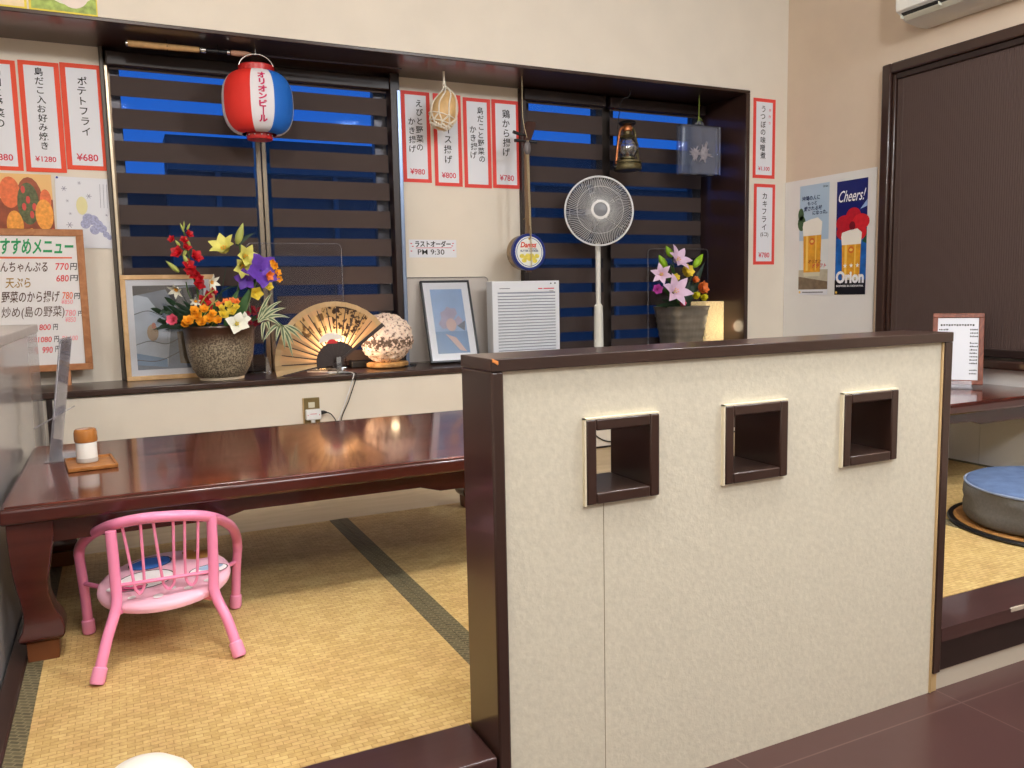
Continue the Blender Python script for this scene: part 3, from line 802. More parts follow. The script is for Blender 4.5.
# food photograph poster and pencil drawing, behind the menu board
x0, x1, z0, z1 = wallrect((-24, 172), (57, 252), YP)
mfood = mat('food_photo_brown', (150, 74, 44), .4, var=.35, vscale=22)
def fn(s, a, b, c, d):
    w, h = b-a, d-c
    s.use(mat('food_photo_cream', (232, 186, 120), .4)).rect(a, b, c, d, 0)
    s.use(mfood).rect(a, b, c, d-.32*h, .0004); s.disc(a+.68*w, d-.38*h, .19*w, .34*h, .0006)
    s.use(mat('food_photo_orange', (226, 112, 62), .4, var=.2, vscale=60)).disc(a+.42*w, d-.24*h, .14*w, .20*h, .0009); s.disc(a+.90*w, d-.33*h, .08*w, .14*h, .0009)
    s.use(mat('food_photo_green', (86, 92, 56), .4, var=.4, vscale=80)).disc(a+.66*w, d-.38*h, .15*w, .27*h, .001)
    random.seed(4); s.use(mat('food_photo_red', (206, 74, 64), .4))
    for q, e in ((.6, .2), (.66, .33), (.6, .42), (.74, .42), (.7, .52), (.98, .74)): s.disc(a+min(q, .97)*w, d-e*h, .03*w, .05*h, .0014, 10)
    s.use(mat('food_photo_gold', (236, 158, 62), .4, var=.2, vscale=70))
    s.disc(a+.46*w, d-.66*h, .115*w, .19*h, .0016); s.disc(a+.87*w, d-.52*h, .125*w, .2*h, .0016)
    for q in range(9):
        an = q*2*pi/9; s.disc(a+.66*w+.10*w*cos(an), d-.86*h+.12*h*sin(an), .04*w, .05*h, .0016, 10)
sheet_on_wall('food_poster', 'poster with a close-up photo of golden fried food, behind the menu board', 'poster', x0, x1, z0, z1, YP-.001, fn)
x0, x1, z0, z1 = wallrect((53.5, 176.5), (115.5, 248), YP-.002)
def fn(s, a, b, c, d):
    w, h = b-a, d-c
    s.use(M_PAPER).rect(a, b, c, d, 0)
    s.use(mat('pencil_grey', (150, 150, 168), .8))
    for q, e, r in ((.15, .83, .05), (.42, .92, .035), (.58, .74, .05), (.2, .66, .03), (.24, .48, .03), (.88, .48, .03), (.22, .32, .06)):
        for i in range(6):
            an = i*pi/3; X, Z = a+q*w, c+e*h; L_ = r*w
            s.flat([(X-.1*L_*sin(an), Z+.1*L_*cos(an)), (X+.1*L_*sin(an), Z-.1*L_*cos(an)), (X+.1*L_*sin(an)+L_*cos(an), Z-.1*L_*cos(an)+L_*sin(an)), (X-.1*L_*sin(an)+L_*cos(an), Z+.1*L_*cos(an)+L_*sin(an))], .0006)
    for q in (.78, .84, .9): s.rect(a+q*w, a+q*w+.008*w, d-.42*h, d-.08*h, .0006)
    s.use(mat('crayon_lilac', (168, 172, 204), .8, var=.25, vscale=120))
    for q, e, r in ((.55, .42, .10), (.64, .40, .10), (.72, .34, .09), (.50, .34, .09), (.80, .28, .08), (.66, .26, .09), (.86, .2, .06), (.92, .16, .05)): s.disc(a+q*w, c+e*h, r*w, r*w, .0006+.0001*q, 14)
    s.use(mat('crayon_yellow', (226, 220, 170), .8)); s.disc(a+.45*w, c+.60*h, .10*w, .13*h, .0008, 16)
    s.use(mat('push_pin_blue', (40, 60, 150), .4)); s.disc(a+.04*w, d-.02*h, .022*w, lift=.004, n=10); s.disc(b-.05*w, d-.03*h, .022*w, lift=.004, n=10)
sheet_on_wall('pencil_drawing', 'white sheet with a pale blue crayon drawing, pinned beside the menu board', 'drawing', x0, x1, z0, z1, YP-.002, fn, tilt=1.5)

# posters resting on the header
h0 = aty(29, 9, YW-.004); h1 = aty(98, 17, YW-.004); e0 = aty(27, 8, YW-.004)
def fn(s, a, b, c, d):
    s.use(mat('poster_yellow', (232, 210, 70), .5)).rect(a, b, c, d, 0)
    s.use(mat('poster_green', (160, 182, 92), .5, var=.35, vscale=40)).rect(a+.008, b-.004, c+.006, d, .0006)
    s.use(mat('poster_pale', (226, 224, 206), .5)).disc((a+b)/2+.02, c+.135, .105, .105, .001, 30)
    s.use(mat('poster_pinkish', (232, 218, 208), .5)).disc((a+b)/2+.035, c+.085, .055, .065, .0015, 26)
sheet_on_wall('green_poster', 'green poster with a pale oval standing on the window header', 'poster', h0.x, h1.x, 1.898, 2.22, YW-.002, fn)
def fn(s, a, b, c, d):
    s.use(MATS['poster_yellow']).rect(a, b, c, d, 0)
    s.use(mat('poster_cream', (236, 216, 178), .5, var=.08, vscale=30)).rect(a+.008, b-.008, c+.006, d, .0006)
sheet_on_wall('cream_poster', 'cream poster with a yellow border in the top left corner', 'poster', e0.x-.24, e0.x, 1.898, 2.20, YW-.002, fn)

# beer posters on the right wall
def beer_glass(s, cx, z0, z1, w, tall=False):
    h = z1-z0
    s.use(mat('beer_gold', (226, 160, 40), .4, var=.18, vscale=25)).flat([(cx-.46*w, z0+.06*h), (cx+.46*w, z0+.06*h), (cx+.5*w, z0+.74*h), (cx-.5*w, z0+.74*h)], .0012)
    s.use(mat('beer_light', (244, 204, 96), .4)).rect(cx-.34*w, cx-.22*w, z0+.10*h, z0+.70*h, .0016); s.rect(cx+.18*w, cx+.24*w, z0+.10*h, z0+.70*h, .0016)
    s.use(mat('beer_foam', (240, 236, 226), .5)).flat([(cx-.5*w, z0+.70*h), (cx+.5*w, z0+.70*h), (cx+.54*w, z0+.92*h), (cx+.30*w, z0+1.0*h), (cx-.1*w, z0+.98*h), (cx-.5*w, z0+.94*h), (cx-.54*w, z0+.86*h)], .0018)
    s.use(mat('glass_base', (214, 206, 178), .3)).flat([(cx-.44*w, z0), (cx+.44*w, z0), (cx+.46*w, z0+.07*h), (cx-.46*w, z0+.07*h)], .0014)
    s.use(mat('crest_orange', (214, 112, 42), .4)).disc(cx, z0+.60*h, .15*w, .15*w, .0020); s.use(mat('beer_light', (0, 0, 0))).disc(cx, z0+.60*h, .09*w, .06*w, .0024)
def side_sheet(name, label, y0, y1, z0, z1, fn):
    s = MB(); w, h = y0-y1, z1-z0
    fn(s, -w/2, w/2, -h/2, h/2)
    o = s.build(name, smooth=None); o.location = (XR-.0075, (y0+y1)/2, (z0+z1)/2); o.rotation_euler.z = radians(-90)
    return tag(o, label, 'poster', 'beer posters beside the dark window')
def fnA(s, a, b, c, d):
    w, h = b-a, d-c
    s.use(mat('print_sky', (176, 200, 222), .3)).rect(a, b, c+.0*h, d, 0)
    s.use(mat('print_haze', (222, 226, 226), .3)).rect(a, b, c+.20*h, c+.50*h, .0004)
    s.use(mat('print_sand', (188, 180, 160), .3, var=.12, vscale=30)).rect(a, b, c+.04*h, c+.23*h, .0006)
    s.use(mat('print_deck', (120, 102, 82), .3, var=.25, vscale=40)).flat([(a, c+.05*h), (b, c+.05*h), (b, c+.12*h), (a, c+.17*h)], .0008)
    s.use(mat('print_palm', (66, 96, 60), .4, var=.3, vscale=60)); s.disc(a+.08*w, c+.66*h, .14*w, .07*h, .0009, 12); s.disc(a+.05*w, c+.74*h, .10*w, .06*h, .0009, 12)
    s.use(M_PAPER).rect(a, b, c, c+.05*h, .001)
    beer_glass(s, a+.46*w, c+.17*h, c+.70*h, .62*w)
    s.use(mat('navy_ink', (30, 44, 96), .5))
    s.text('沖縄の人に', a+.08*w, a+.70*w, c+.86*h, c+.905*h, .002, .02, True, .1); s.text('もっと', a+.28*w, a+.60*w, c+.815*h, c+.855*h, .002, .02, True, .1)
    s.text('愛される味', a+.16*w, a+.78*w, c+.765*h, c+.81*h, .002, .02, True, .1); s.text('になった。', a+.46*w, a+.96*w, c+.725*h, c+.765*h, .002, .02, True, .1)
    s.use(mat('brown_ink', (150, 70, 30), .5)).text('オリオン', a+.34*w, a+.78*w, c+.285*h, c+.325*h, .0026, .02, True, .2)
    s.use(M_REDINK).text('ドラフト', a+.50*w, a+.96*w, c+.245*h, c+.285*h, .0026, .02, True, .2)
    s.use(mat('beer_light', (0, 0, 0))).disc(a+.05*w, c+.025*h, .035*w, .035*w, .0014, 10)
    s.use(M_INK).rect(a+.14*w, a+.86*w, c+.02*h, c+.028*h, .0014); s.text('Orion', a+.80*w, a+.96*w, d-.04*h, d-.02*h, .0014)
side_sheet('beer_poster', 'pale blue beer poster with a handled mug, nearer the room corner', 3.502, 3.292, .772, 1.374, fnA)
def fnB(s, a, b, c, d):
    w, h = b-a, d-c
    s.use(mat('print_navy', (24, 32, 104), .3)).rect(a, b, c, d, 0)
    s.use(mat('print_ocean', (30, 96, 176), .3, var=.35, vscale=18)).rect(a, b, c+.12*h, c+.50*h, .0003)
    s.use(mat('print_cloud', (150, 176, 220), .3)).flat([(b-.22*w, c+.74*h), (b, c+.76*h), (b, c+.82*h)], .0005)
    mred = mat('hibiscus_red', (206, 34, 44), .4, var=.15, vscale=40)
    cx, cz = a+.54*w, c+.60*h
    for i, (an, r) in enumerate(((85, .30), (20, .34), (160, .34), (-40, .30), (215, .36))):
        A = radians(an); px, pz = cx+.22*w*cos(A)*1.3, cz+.075*h*sin(A)*1.2
        s.use(mred if i % 2 else mat('hibiscus_red_deep', (184, 24, 40), .4, var=.15, vscale=40)).disc(px, pz, r*w*.8, .07*h, .0006+.0002*i, 22)
    s.use(mat('hibiscus_dark', (110, 16, 30), .4)).disc(cx, cz, .10*w, .04*h, .0018)
    s.use(mat('print_leaf', (36, 84, 50), .4)).flat([(b-.14*w, c+.46*h), (b, c+.44*h), (b, c+.53*h)], .0009)
    beer_glass(s, a+.52*w, c+.12*h, c+.575*h, .62*w)
    s.use(mat('print_black', (18, 20, 30), .3)).rect(a, b, c, c+.13*h, .0022); 
    s.use(mat('print_white2', (244, 244, 248), .4))
    s.text('Cheers!', a+.08*w, b-.08*w, c+.815*h, c+.915*h, .0014, .005, False, .28)
    for i in range(3):
        X, Z = a+(.34+.20*i)*w, c+.255*h
        s.flat([(X+(.07 if j % 2 == 0 else .028)*w*sin(j*pi/5), Z+(.07 if j % 2 == 0 else .028)*w*cos(j*pi/5)) for j in range(10)], .0030)
    s.text('Orion', a+.04*w, b-.04*w, c+.10*h, c+.21*h, .0032, .045, False)
    s.text('BREWED IN OKINAWA', a+.06*w, b-.06*w, c+.068*h, c+.085*h, .003, .02, False)
    s.use(mat('beer_light', (0, 0, 0))).disc(a+.06*w, c+.02*h, .035*w, .035*w, .0026, 10)
side_sheet('beer_poster', 'dark blue beer poster with a red hibiscus, next to the window frame', 3.24, 3.04, .772, 1.366, fnB)

# ================================================================== MENU BOARD
yb_ = 3.90
def bx(px, py): p = aty(px, py, yb_-.012); return p.x, p.z
X1, Z1 = bx(89, 232); X1 = -.104; Z1 = 1.116; X0, Z0 = -.80, .531
loc = ((X0+X1)/2, yb_, Z0)
t = thing('menu_whiteboard', 'wood-framed whiteboard of handwritten daily specials above the low wall', 'whiteboard', loc)
L = local(loc)
m = MB().use(wood('board_frame_wood', (160, 102, 62), (186, 128, 84), .5, (10, 10, 10), .1)).at(L)
fw = .028
m.box(X0, X1, yb_-.014, yb_+.012, Z0, Z0+fw); m.box(X0, X1, yb_-.014, yb_+.012, Z1-fw, Z1); m.box(X0, X0+fw, yb_-.014, yb_+.012, Z0+fw, Z1-fw); m.box(X1-fw, X1, yb_-.014, yb_+.012, Z0+fw, Z1-fw)
m.build('frame', t, bevel=.002)
s = MB().use(mat('whiteboard_face', (230, 228, 230), .18, coat=.3)).at(L @ T(0, yb_-.008, 0)); s.rect(X0+fw-.002, X1-fw+.002, Z0+fw-.002, Z1-fw+.002)
G = mat('green_marker', (30, 150, 90), .5); BR = mat('brown_marker', (84, 56, 46), .5); OR = mat('orange_marker', (226, 110, 70), .5); RD = mat('red_marker', (222, 60, 66), .5); PK = mat('pink_marker', (236, 150, 160), .5)
def wt(txt, p0, p1, mm, bold=.012, slant=.12):
    a = bx(*p0); b = bx(*p1); s.use(mm).text(txt, a[0], b[0], b[1], a[1], .0012, bold, False, slant)
wt('おすすめメニュー', (-12, 238), (74, 254.5), G, .025)
a = bx(-14, 256.5); b = bx(72, 258.5); s.use(OR).flat([(a[0], b[1]), (b[0], b[1]), (b[0], a[1]-.002), (a[0], a[1])], .0012)
wt('んちゃんぷる', (0, 262), (48, 272), BR); wt('770', (55, 263), (69, 270), RD); wt('円', (70, 263), (77, 270), M_INK)
wt('天ぷら', (5, 278), (31, 288), mat('ochre_marker', (160, 124, 50), .5)); wt('680', (56, 275), (69, 281.5), RD); wt('円', (70, 275), (78, 281), M_INK)
wt('野菜のから揚げ', (1, 291.5), (60, 302), BR); wt('780', (62, 292), (73, 299), OR); wt('円', (74, 293), (80, 299), M_INK); wt('¥850', (61, 299.5), (73, 304), PK)
wt('炒め(島の野菜)', (1, 307), (65, 318), BR, .004); wt('780', (65, 310), (76, 316), PK); wt('円', (78, 311), (83, 316), M_INK); wt('¥850', (65, 317), (76, 322), PK)
wt('800', (39, 324.5), (51, 330), RD); wt('円', (53, 324), (58, 330), M_INK)
wt('1080', (38, 337), (52, 342), RD); wt('円', (54, 336), (59, 342), M_INK); wt('P1,100', (62, 336), (78, 341), PK)
wt('990', (42, 347), (53, 353), RD); wt('円', (55, 346), (60, 352), M_INK)
s.build('whiteboard_face', t, smooth=None)
st = MB().use(MATS['board_frame_wood']).at(L)
for x in (-.64, -.21): st.loft([[(x-.02, 3.86, ZS+.001), (x+.02, 3.86, ZS+.001), (x+.02, 3.94, ZS+.001), (x-.02, 3.94, ZS+.001)], [(x-.02, 3.888, Z0), (x+.02, 3.888, Z0), (x+.02, 3.912, Z0), (x-.02, 3.912, Z0)]])
st.build('stand_foot', t)

# ================================================================== FRAMED PICTURES ON THE SILL
def picture(name, label, P, W, H, yaw, ln, bw, fm, matw, art):
    t = thing(name, label, 'picture', P, 'framed pictures on the sill')
    fx = RZ(radians(yaw)) @ RX(-radians(ln))
    m = MB().use(fm).at(fx)
    m.box(-W/2, W/2, -.01, .01, 0, bw); m.box(-W/2, W/2, -.01, .01, H-bw, H); m.box(-W/2, -W/2+bw, -.01, .01, bw, H-bw); m.box(W/2-bw, W/2, -.01, .01, bw, H-bw)
    m.build('frame', t, bevel=.002)
    s = MB().use(mat('picture_mount', (230, 232, 238), .5)).at(fx @ T(0, -.002, 0)); s.rect(-W/2+bw, W/2-bw, bw, H-bw)
    art(s, -W/2+bw+matw, W/2-bw-matw, bw+matw, H-bw-matw)
    s.build('print', t, smooth=None)
    MB().use(clear('picture_glass', (250, 250, 252), .10, .015)).at(fx @ T(0, -.006, 0)).rect(-W/2+bw-.003, W/2-bw+.003, bw-.003, H-bw+.003).build('picture_pane', t, smooth=None)
    b = MB().use(M_BLACK).at(fx).box(-W/2+bw, W/2-bw, .002, .008, bw, H-bw).build('backing', t)
    return t
def art1(s, a, b, c, d):
    w, h = b-a, d-c
    s.use(mat('art_slate', (112, 124, 140), .5, var=.3, vscale=9)).rect(a, b, c, d, .0006)
    s.use(mat('art_pale', (176, 188, 202), .5, var=.1, vscale=12)).flat([(a, c+.06*h), (a+.42*w, c+.02*h), (a+.5*w, c+.5*h), (a+.2*w, c+.86*h), (a, c+.9*h)], .001)
    s.use(mat('art_bluegrey', (106, 138, 170), .5)).flat([(a, c+.06*h), (a+.42*w, c+.02*h), (a+.42*w, c+.12*h), (a, c+.2*h)], .0013)
    s.use(mat('art_dark', (58, 54, 56), .5)).flat([(a, d), (a, d-.12*h), (a+.5*w, d-.04*h), (a+.8*w, d)], .0014); s.flat([(a+.45*w, d-.04*h), (b, d-.02*h), (b, d-.4*h), (a+.62*w, d-.3*h)], .0014)
    for pts in ([(0, .66), (.2, .70), (.4, .62), (.55, .52)], [(0, .3), (.2, .34), (.42, .30), (.6, .36)], [(.45, .02), (.43, .3), (.5, .62)], [(.62, .02), (.6, .3), (.62, .5)], [(0, .12), (.3, .10), (.6, .2)]):
        q = catmull([(a+x*w, c+z*h, 0) for x, z in pts], 6)
        for i in range(len(q)-1): s.flat([(q[i].x, q[i].y-.0016), (q[i+1].x, q[i+1].y-.0016), (q[i+1].x, q[i+1].y+.0016), (q[i].x, q[i].y+.0016)], .0018)
    s.use(mat('art_tan', (164, 136, 104), .5)).disc(a+.24*w, c+.44*h, .08*w, .10*h, .002); s.use(mat('art_rust', (176, 100, 72), .5)).disc(a+.26*w, c+.52*h, .03*w, .04*h, .0024, 10)
    s.use(mat('art_olive', (112, 92, 62), .5)).flat([(a+.6*w, c+.06*h), (b, c+.03*h), (b, c+.48*h), (a+.58*w, c+.44*h)], .0016)
P1 = (.022+.19, 3.895, ZS)
picture('framed_picture', 'light wood framed picture standing behind the large flowerpot', P1, .38, .457, -1, 3, .020, wood('maple_frame', (206, 166, 116), (222, 186, 138), .45, (8, 20, 8), .1), .026, art1)
def art2(s, a, b, c, d):
    w, h = b-a, d-c
    s.use(mat('art_sky', (132, 164, 206), .5, var=.12, vscale=9)).rect(a, b, c, d, .0006)
    s.use(mat('art_sea', (90, 132, 180), .5, var=.15, vscale=9)).rect(a, b, c, c+.34*h, .0009)
    s.use(mat('art_mauve', (150, 142, 168), .5, var=.15, vscale=16))
    cx, cz = a+.52*w, c+.42*h
    for i, an in enumerate((100, 140, 60, 180, 10)):
        A = radians(an); s.flat([(cx+.05*w*cos(A+1.6), cz+.05*w*sin(A+1.6)), (cx+.30*w*cos(A-.35), cz+.24*h*sin(A-.35)+.04*h), (cx+.38*w*cos(A), cz+.27*h*sin(A)+.04*h), (cx+.30*w*cos(A+.35), cz+.24*h*sin(A+.35)+.04*h)], .0012+.0002*i)
    s.use(mat('art_peach', (196, 164, 158), .5)).flat([(a+.3*w, c+.3*h), (a+.62*w, c+.24*h), (a+.9*w, c+.02*h), (a+.7*w, c+.04*h)], .003); s.disc(cx, cz+.02*h, .16*w, .10*h, .0026)
    s.use(mat('art_shadow', (82, 92, 112), .5)).flat([(b-.3*w, c+.42*h), (b-.03*w, c+.5*h), (b-.08*w, c+.34*h)], .0031)
P2 = (1.512, 3.80, ZS+.008)
picture('framed_picture', 'black framed print of a pale mauve flower leaning on the pillar', P2, .262, .43, -2, 19, .010, mat('black_frame', (34, 36, 42), .3), .036, art2)

# ================================================================== HANGING THINGS
def hook_z(x, y): return ZH
# --- paper lantern
c = aty(258, 104, 3.72); loc = tuple(c)
t = thing('paper_lantern', 'round red, white and blue paper lantern hanging in front of the left window', 'lantern', loc)
R = .146; hh = .128
d0 = Vector((-c.x, -c.y, 0)).normalized(); rt = Vector((-d0.y, d0.x, 0)); rt = rt if rt.x > 0 else -rt
def lr(z):
    u = abs(z)/hh
    return .072+(R-.072)*sqrt(max(0, 1-u**2.6)) if u < 1 else .072
mats = dict(R=mat('lantern_red', (222, 48, 40), .6), W=mat('lantern_white', (222, 220, 226), .6), B=mat('lantern_blue', (26, 104, 198), .6))
segs = [('W', -11, 27), ('B', 27, 80), ('W', 80, 115), ('R', 115, 170), ('W', 170, 205), ('B', 205, 245), ('W', 245, 292), ('R', 292, 349)]
m = MB()
nz = 66
for col, a0, a1 in segs:
    m.use(mats[col])
    na = max(2, int((a1-a0)/5))
    def fn(u, v):
        z = -hh+2*hh*v; k = round(v*nz*1.0)
        r = lr(z)+(.0012 if k % 2 else -.0006); A = radians(a0+(a1-a0)*u)
        p = d0*(r*cos(A))+rt*(r*sin(A)); return (p.x, p.y, z)
    m.grid(fn, na, nz)
body = m.build('paper_shade', t, smooth=80)
lt = MB().use(mat('lantern_magenta', (196, 26, 90), .6))
def wrap_text(txt, az, z0, z1, wd):
    h = (z1-z0)/len(txt)
    for i, chx in enumerate(txt):
        vs, fs = glyphs(chx, .045)
        ax = [v[0] for v in vs]; bz = [v[1] for v in vs]; cx, cz = (min(ax)+max(ax))/2, (min(bz)+max(bz))/2
        zc = z1-(i+.5)*h; out = []
        for v in vs:
            x = (v[0]-cx)*wd; z = zc+(v[1]-cz)*h*1.02; A = radians(az)+x/R; r = lr(z)+.0022
            p = d0*(r*cos(A))+rt*(r*sin(A)); out.append((p.x, p.y, z))
        lt.add(out, fs)
wrap_text('オリオンビ｜ル', 8, -.10, .105, .038)
lt.build('lantern_lettering', body, smooth=None)
lt = MB().use(MATS['lantern_magenta'])
wrap_text('オリオンビ｜ル', -92, -.10, .105, .036)
lt.build('lantern_lettering', body, smooth=None)
mr = mat('lantern_collar_red', (186, 36, 36), .35, coat=.3)
MB().use(mr).lathe([(.062, hh-.004), (.074, hh-.004), (.074, hh+.024), (.07, hh+.028), (.062, hh+.026), (.060, hh)], n=32).build('top_collar', t)
bc = MB().use(mr).lathe([(.034, -hh-.022), (.052, -hh-.022), (.054, -hh-.018), (.054, -hh+.004), (.034, -hh+.004)], n=32).build('bottom_collar', t)
m = MB().use(M_PAPER)
for i in range(12):
    A = i*pi/6; m.ball((.0545*cos(A), .0545*sin(A), -hh-.006), .003, n=6, m=4)
m.build('collar_dot', bc)
hd = [rt*(.072*sin(a))+Vector((0, 0, hh+.018+.062*cos(a))) for a in [radians(-95+i*190/16) for i in range(17)]]
hd = [rt*(.072*cos(radians(178-176*i/16)))+Vector((0, 0, hh+.016+.062*sin(radians(178-176*i/16)))) for i in range(17)]
hk = MB().use(M_SILVER).tube(hd, .0024, 6); hk.build('wire_handle', t)
top = ZH-c.z
MB().use(M_SILVER).tube([(0, 0, hh+.074), (0, 0, top)], .0016, 6).build('hanging_wire', t)

# --- fishing rod laid along the underside of the header
a = atz(127, 43, 1.852); b = atz(255, 55, 1.852)
dirv = (b-a).normalized(); loc = tuple(a)
t = thing('fishing_rod', 'cork-handled fishing rod fixed under the window header above the lantern', 'fishing rod', loc)
Lr = (b-a).length
def seg(u0, u1): return [dirv*(Lr*u0), dirv*(Lr*u1)]
MB().use(M_CORK).tube([dirv*(Lr*u) for u in (0, .01, .1, .5, .55)], [.010, .013, .0135, .0125, .012], 14).build('cork_grip', t)
MB().use(M_SILVER).tube([dirv*(Lr*u) for u in (-.01, .004)], .0125, 14).build('butt_cap', t)
MB().use(M_BLACK).tube(seg(.55, .80), .009, 12).build('reel_seat', t)
MB().use(M_SILVER).tube(seg(.56, .60), .0115, 12).tube(seg(.77, .79), .011, 12).build('reel_clamp', t)
MB().use(mat('rose_cork', (186, 138, 112), .6)).tube([dirv*(Lr*u) for u in (.80, .82, .93, .97)], [.009, .0125, .012, .006], 12).build('fore_grip', t)
MB().use(mat('dark_carbon_blank', (40, 32, 36), .3)).tube([dirv*(Lr*.96), dirv*(Lr*2.3)], [.0055, .003], 8).build('blank', t)
m = MB().use(M_BLACK)
for u in (.3, .7): 
    p = dirv*(Lr*u); m.tube([p+Vector((0, 0, ZH-1.852)), p+Vector((0, 0, .012)), p+Vector((0, -.014, 0)), p+Vector((0, 0, -.0145)), p+Vector((0, .0145, 0)), p+Vector((0, 0, .012))], .0018, 6)
m.build('loop_hanger', t)

# --- small hooks under the header
for px, py, lb in ((424, 84, 'small dark hook under the header above the red-bordered strips, nearer the netted shell'), (514, 97, 'small dark hook under the header above the hanging lute')):
    p = atz(px, py, ZH)
    o = MB().use(M_BLACK).tube(catmull([(0, 0, 0), (0, 0, -.012), (.004, 0, -.020), (.010, 0, -.016), (.010, 0, -.009)], 4), .0016, 6).build('ceiling_hook')
    o.location = (p.x, p.y-.02, ZH); tag(o, lb, 'hook', 'small hooks under the header')

# --- netted shell
c = aty(444, 112, 3.80); loc = tuple(c)
t = thing('netted_shell', 'pale tan sea shell in a knotted white net hanging over the menu strips', 'shell', loc)
m = MB().use(mat('shell_tan', (214, 176, 122), .5, var=.15, vscale=20)).at(RY(radians(16)))
def shell(u, v):
    A = 2*pi*u; th = pi*v; k = sin(th); 
    taper = 1-.35*cos(th)*1.0
    r = .068*k*(.66+.50*v)*(1+.03*sin(9*A))
    return (r*cos(A)*1.02, r*sin(A)*.8, .098*cos(th)+.012)
m.grid(shell, 36, 16); m.build('shell_body', t, smooth=60)
mn = mat('white_net_cord', (226, 218, 202), .8)
m = MB().use(mn)
def sh(u, v, k=1.07):
    p = RY(radians(16)) @ Vector(shell(u, v)); return Vector((p.x*k, p.y*k, p.z*(1.02)))
topk = Vector((.004, 0, .125))
nn = 8
for i in range(nn):
    u = i/nn
    m.tube(catmull([topk, sh(u, .22), sh(u, .45), sh(u+.03, .62)], 4), .0040, 6)
    for du in (.0, 1/nn):
        m.tube(catmull([sh(u+.03, .62), sh(u+.03+(du-.5/nn)*.9, .74), sh(u+.03+(du-.5/nn)*1.0, .86)], 4), .0042, 6)
    for dv, vv in ((0, .62), (-.5/nn, .86)):
        q = sh(u+.03+dv, vv, 1.1); m.ball(q, .0075, n=8, m=6)
m.tube([sh(u/40, .62, 1.09) for u in range(40)], .0028, 6, closed=True)
m.tube([sh(u/40, .74, 1.10) for u in range(40)], .0030, 6, closed=True)
m.tube([sh(u/40, .87, 1.12) for u in range(40)], .0040, 6, closed=True)
for i in range(14):
    q = sh(.35+i*.045, .80+.02*(i % 3), 1.12); m.ball(q, .007, n=8, m=5)
m.build('knotted_net', t)
m = MB().use(mn).tube([topk, topk+Vector((0, 0, .02)), topk+Vector((0, 0, .075))], [.011, .006, .006], 8)
m.tube([topk+Vector((0, 0, .07)), (.004, 0, ZH-c.z)], .0025, 6)
m.build('hanging_loop', t)

# --- three-stringed lute with a tin body
yS = 3.76
c = aty(529.5, 252, yS-.045); loc = (c.x, yS, c.z)
t = thing('tin_lute', 'three-stringed lute with a round blue-rimmed biscuit tin body, hanging on the post', 'lute', loc)
RT = .092
mblue = mat('tin_blue', (30, 48, 128), .3, metal=.3)
m = MB().use(mat('tin_side_print', (150, 128, 96), .35, metal=.3, var=.4, vscale=40)).lathe([(RT-.004, -.038), (RT-.004, .022)], n=48, axis='y')
body = m.build('tin_body', t)
m = MB().use(mblue).lathe([(RT-.002, .018), (RT, .02), (RT, .043), (RT-.003, .046), (RT-.012, .046), (RT-.014, .043), (.001, .043)], n=48, axis='y')
lid = m.build('tin_lid', t)
s = MB().at(T(0, -.0432, 0))
s.use(mat('tin_label_white', (222, 226, 222), .35)).disc(0, 0, RT-.014, lift=.0004, n=40)
s.use(mat('tin_blue2', (50, 84, 160), .35)); loop(s, ell(0, 0, RT-.021, RT-.021, 40), .0016, .0008)
s.use(mat('tin_red', (206, 60, 40), .4)).text('Danisa', -.047, .040, .022, .050, .001, .03, False, .2); s.flat([(-.052, .024), (.044, .040), (.044, .0425), (-.052, .0265)], .0008)
s.use(mat('tin_navy_ink', (34, 50, 110), .4)).text('TRADITIONAL', -.008, .044, .013, .019, .001, .01, False); s.text('BUTTER COOKIES', -.05, .05, .001, .011, .001, .03, False)
s.use(mat('biscuit_yellow', (222, 206, 86), .5, var=.2, vscale=60))
for x, z in ((-.042, -.02), (-.022, -.028), (0, -.034), (.022, -.03), (.042, -.02), (-.03, -.042), (.03, -.044), (-.01, -.018), (.012, -.018)): s.disc(x, z, .014, .011, .001+abs(x)*.01, 14)
s.use(mat('gold_star', (206, 176, 84), .35)).disc(0, .066, .006, lift=.001, n=10)
s.build('lid_label', lid, smooth=None)
mneck = mat('lute_neck_wood', (120, 94, 66), .45, var=.15, vscale=20, stretch=(8, 8, 1))
top = aty(533, 152, yS).z-c.z
nx = .006
MB().use(mneck).loft([[(nx-.012, -.03, z), (nx+.012, -.03, z), (nx+.010, -.006, z), (nx-.010, -.006, z)] for z in (-.10, RT, top)]).build('neck', t, bevel=.003)
m = MB().use(mat('lute_head_wood', (62, 34, 26), .35, var=.2, vscale=25))
prof = [(0, -.016, .016), (.045, -.014, .024), (.085, -.006, .044), (.12, .002, .062), (.142, .010, .070), (.150, .022, .064)]
m.loft([[(nx+a, -.034+z*.25, top+z), (nx+b, -.034+z*.25, top+z), (nx+b, -.012+z*.25, top+z), (nx+a, -.012+z*.25, top+z)] for z, a, b in prof])
m.build('headstock', t, bevel=.004)
mg = mat('grey_cap_plate', (104, 98, 100), .4)
MB().use(mg).ball((nx, -.03, top+.012), .02, .012, .034, 14, 8).build('neck_cap', t)
for dz, x0, x1 in ((.075, -.075, .0), (.045, -.068, .0), (.045, .0, .055)):
    m = MB().use(M_BLACK).tube([(nx+x0, -.026, top+dz+(.012 if x0 < -.07 else 0)), (nx+x0*.55+x1*.45, -.026, top+dz+.003), (nx+x1, -.026, top+dz)] if x0 < 0 else [(nx+x0, -.026, top+dz), (nx+x1*.5, -.026, top+dz), (nx+x1, -.026, top+dz)], [.0085, .0075, .004] if x0 < 0 else [.004, .007, .0085], 10)
    m.build('tuning_peg', t)
ms = mat('pale_string', (206, 190, 150), .5)
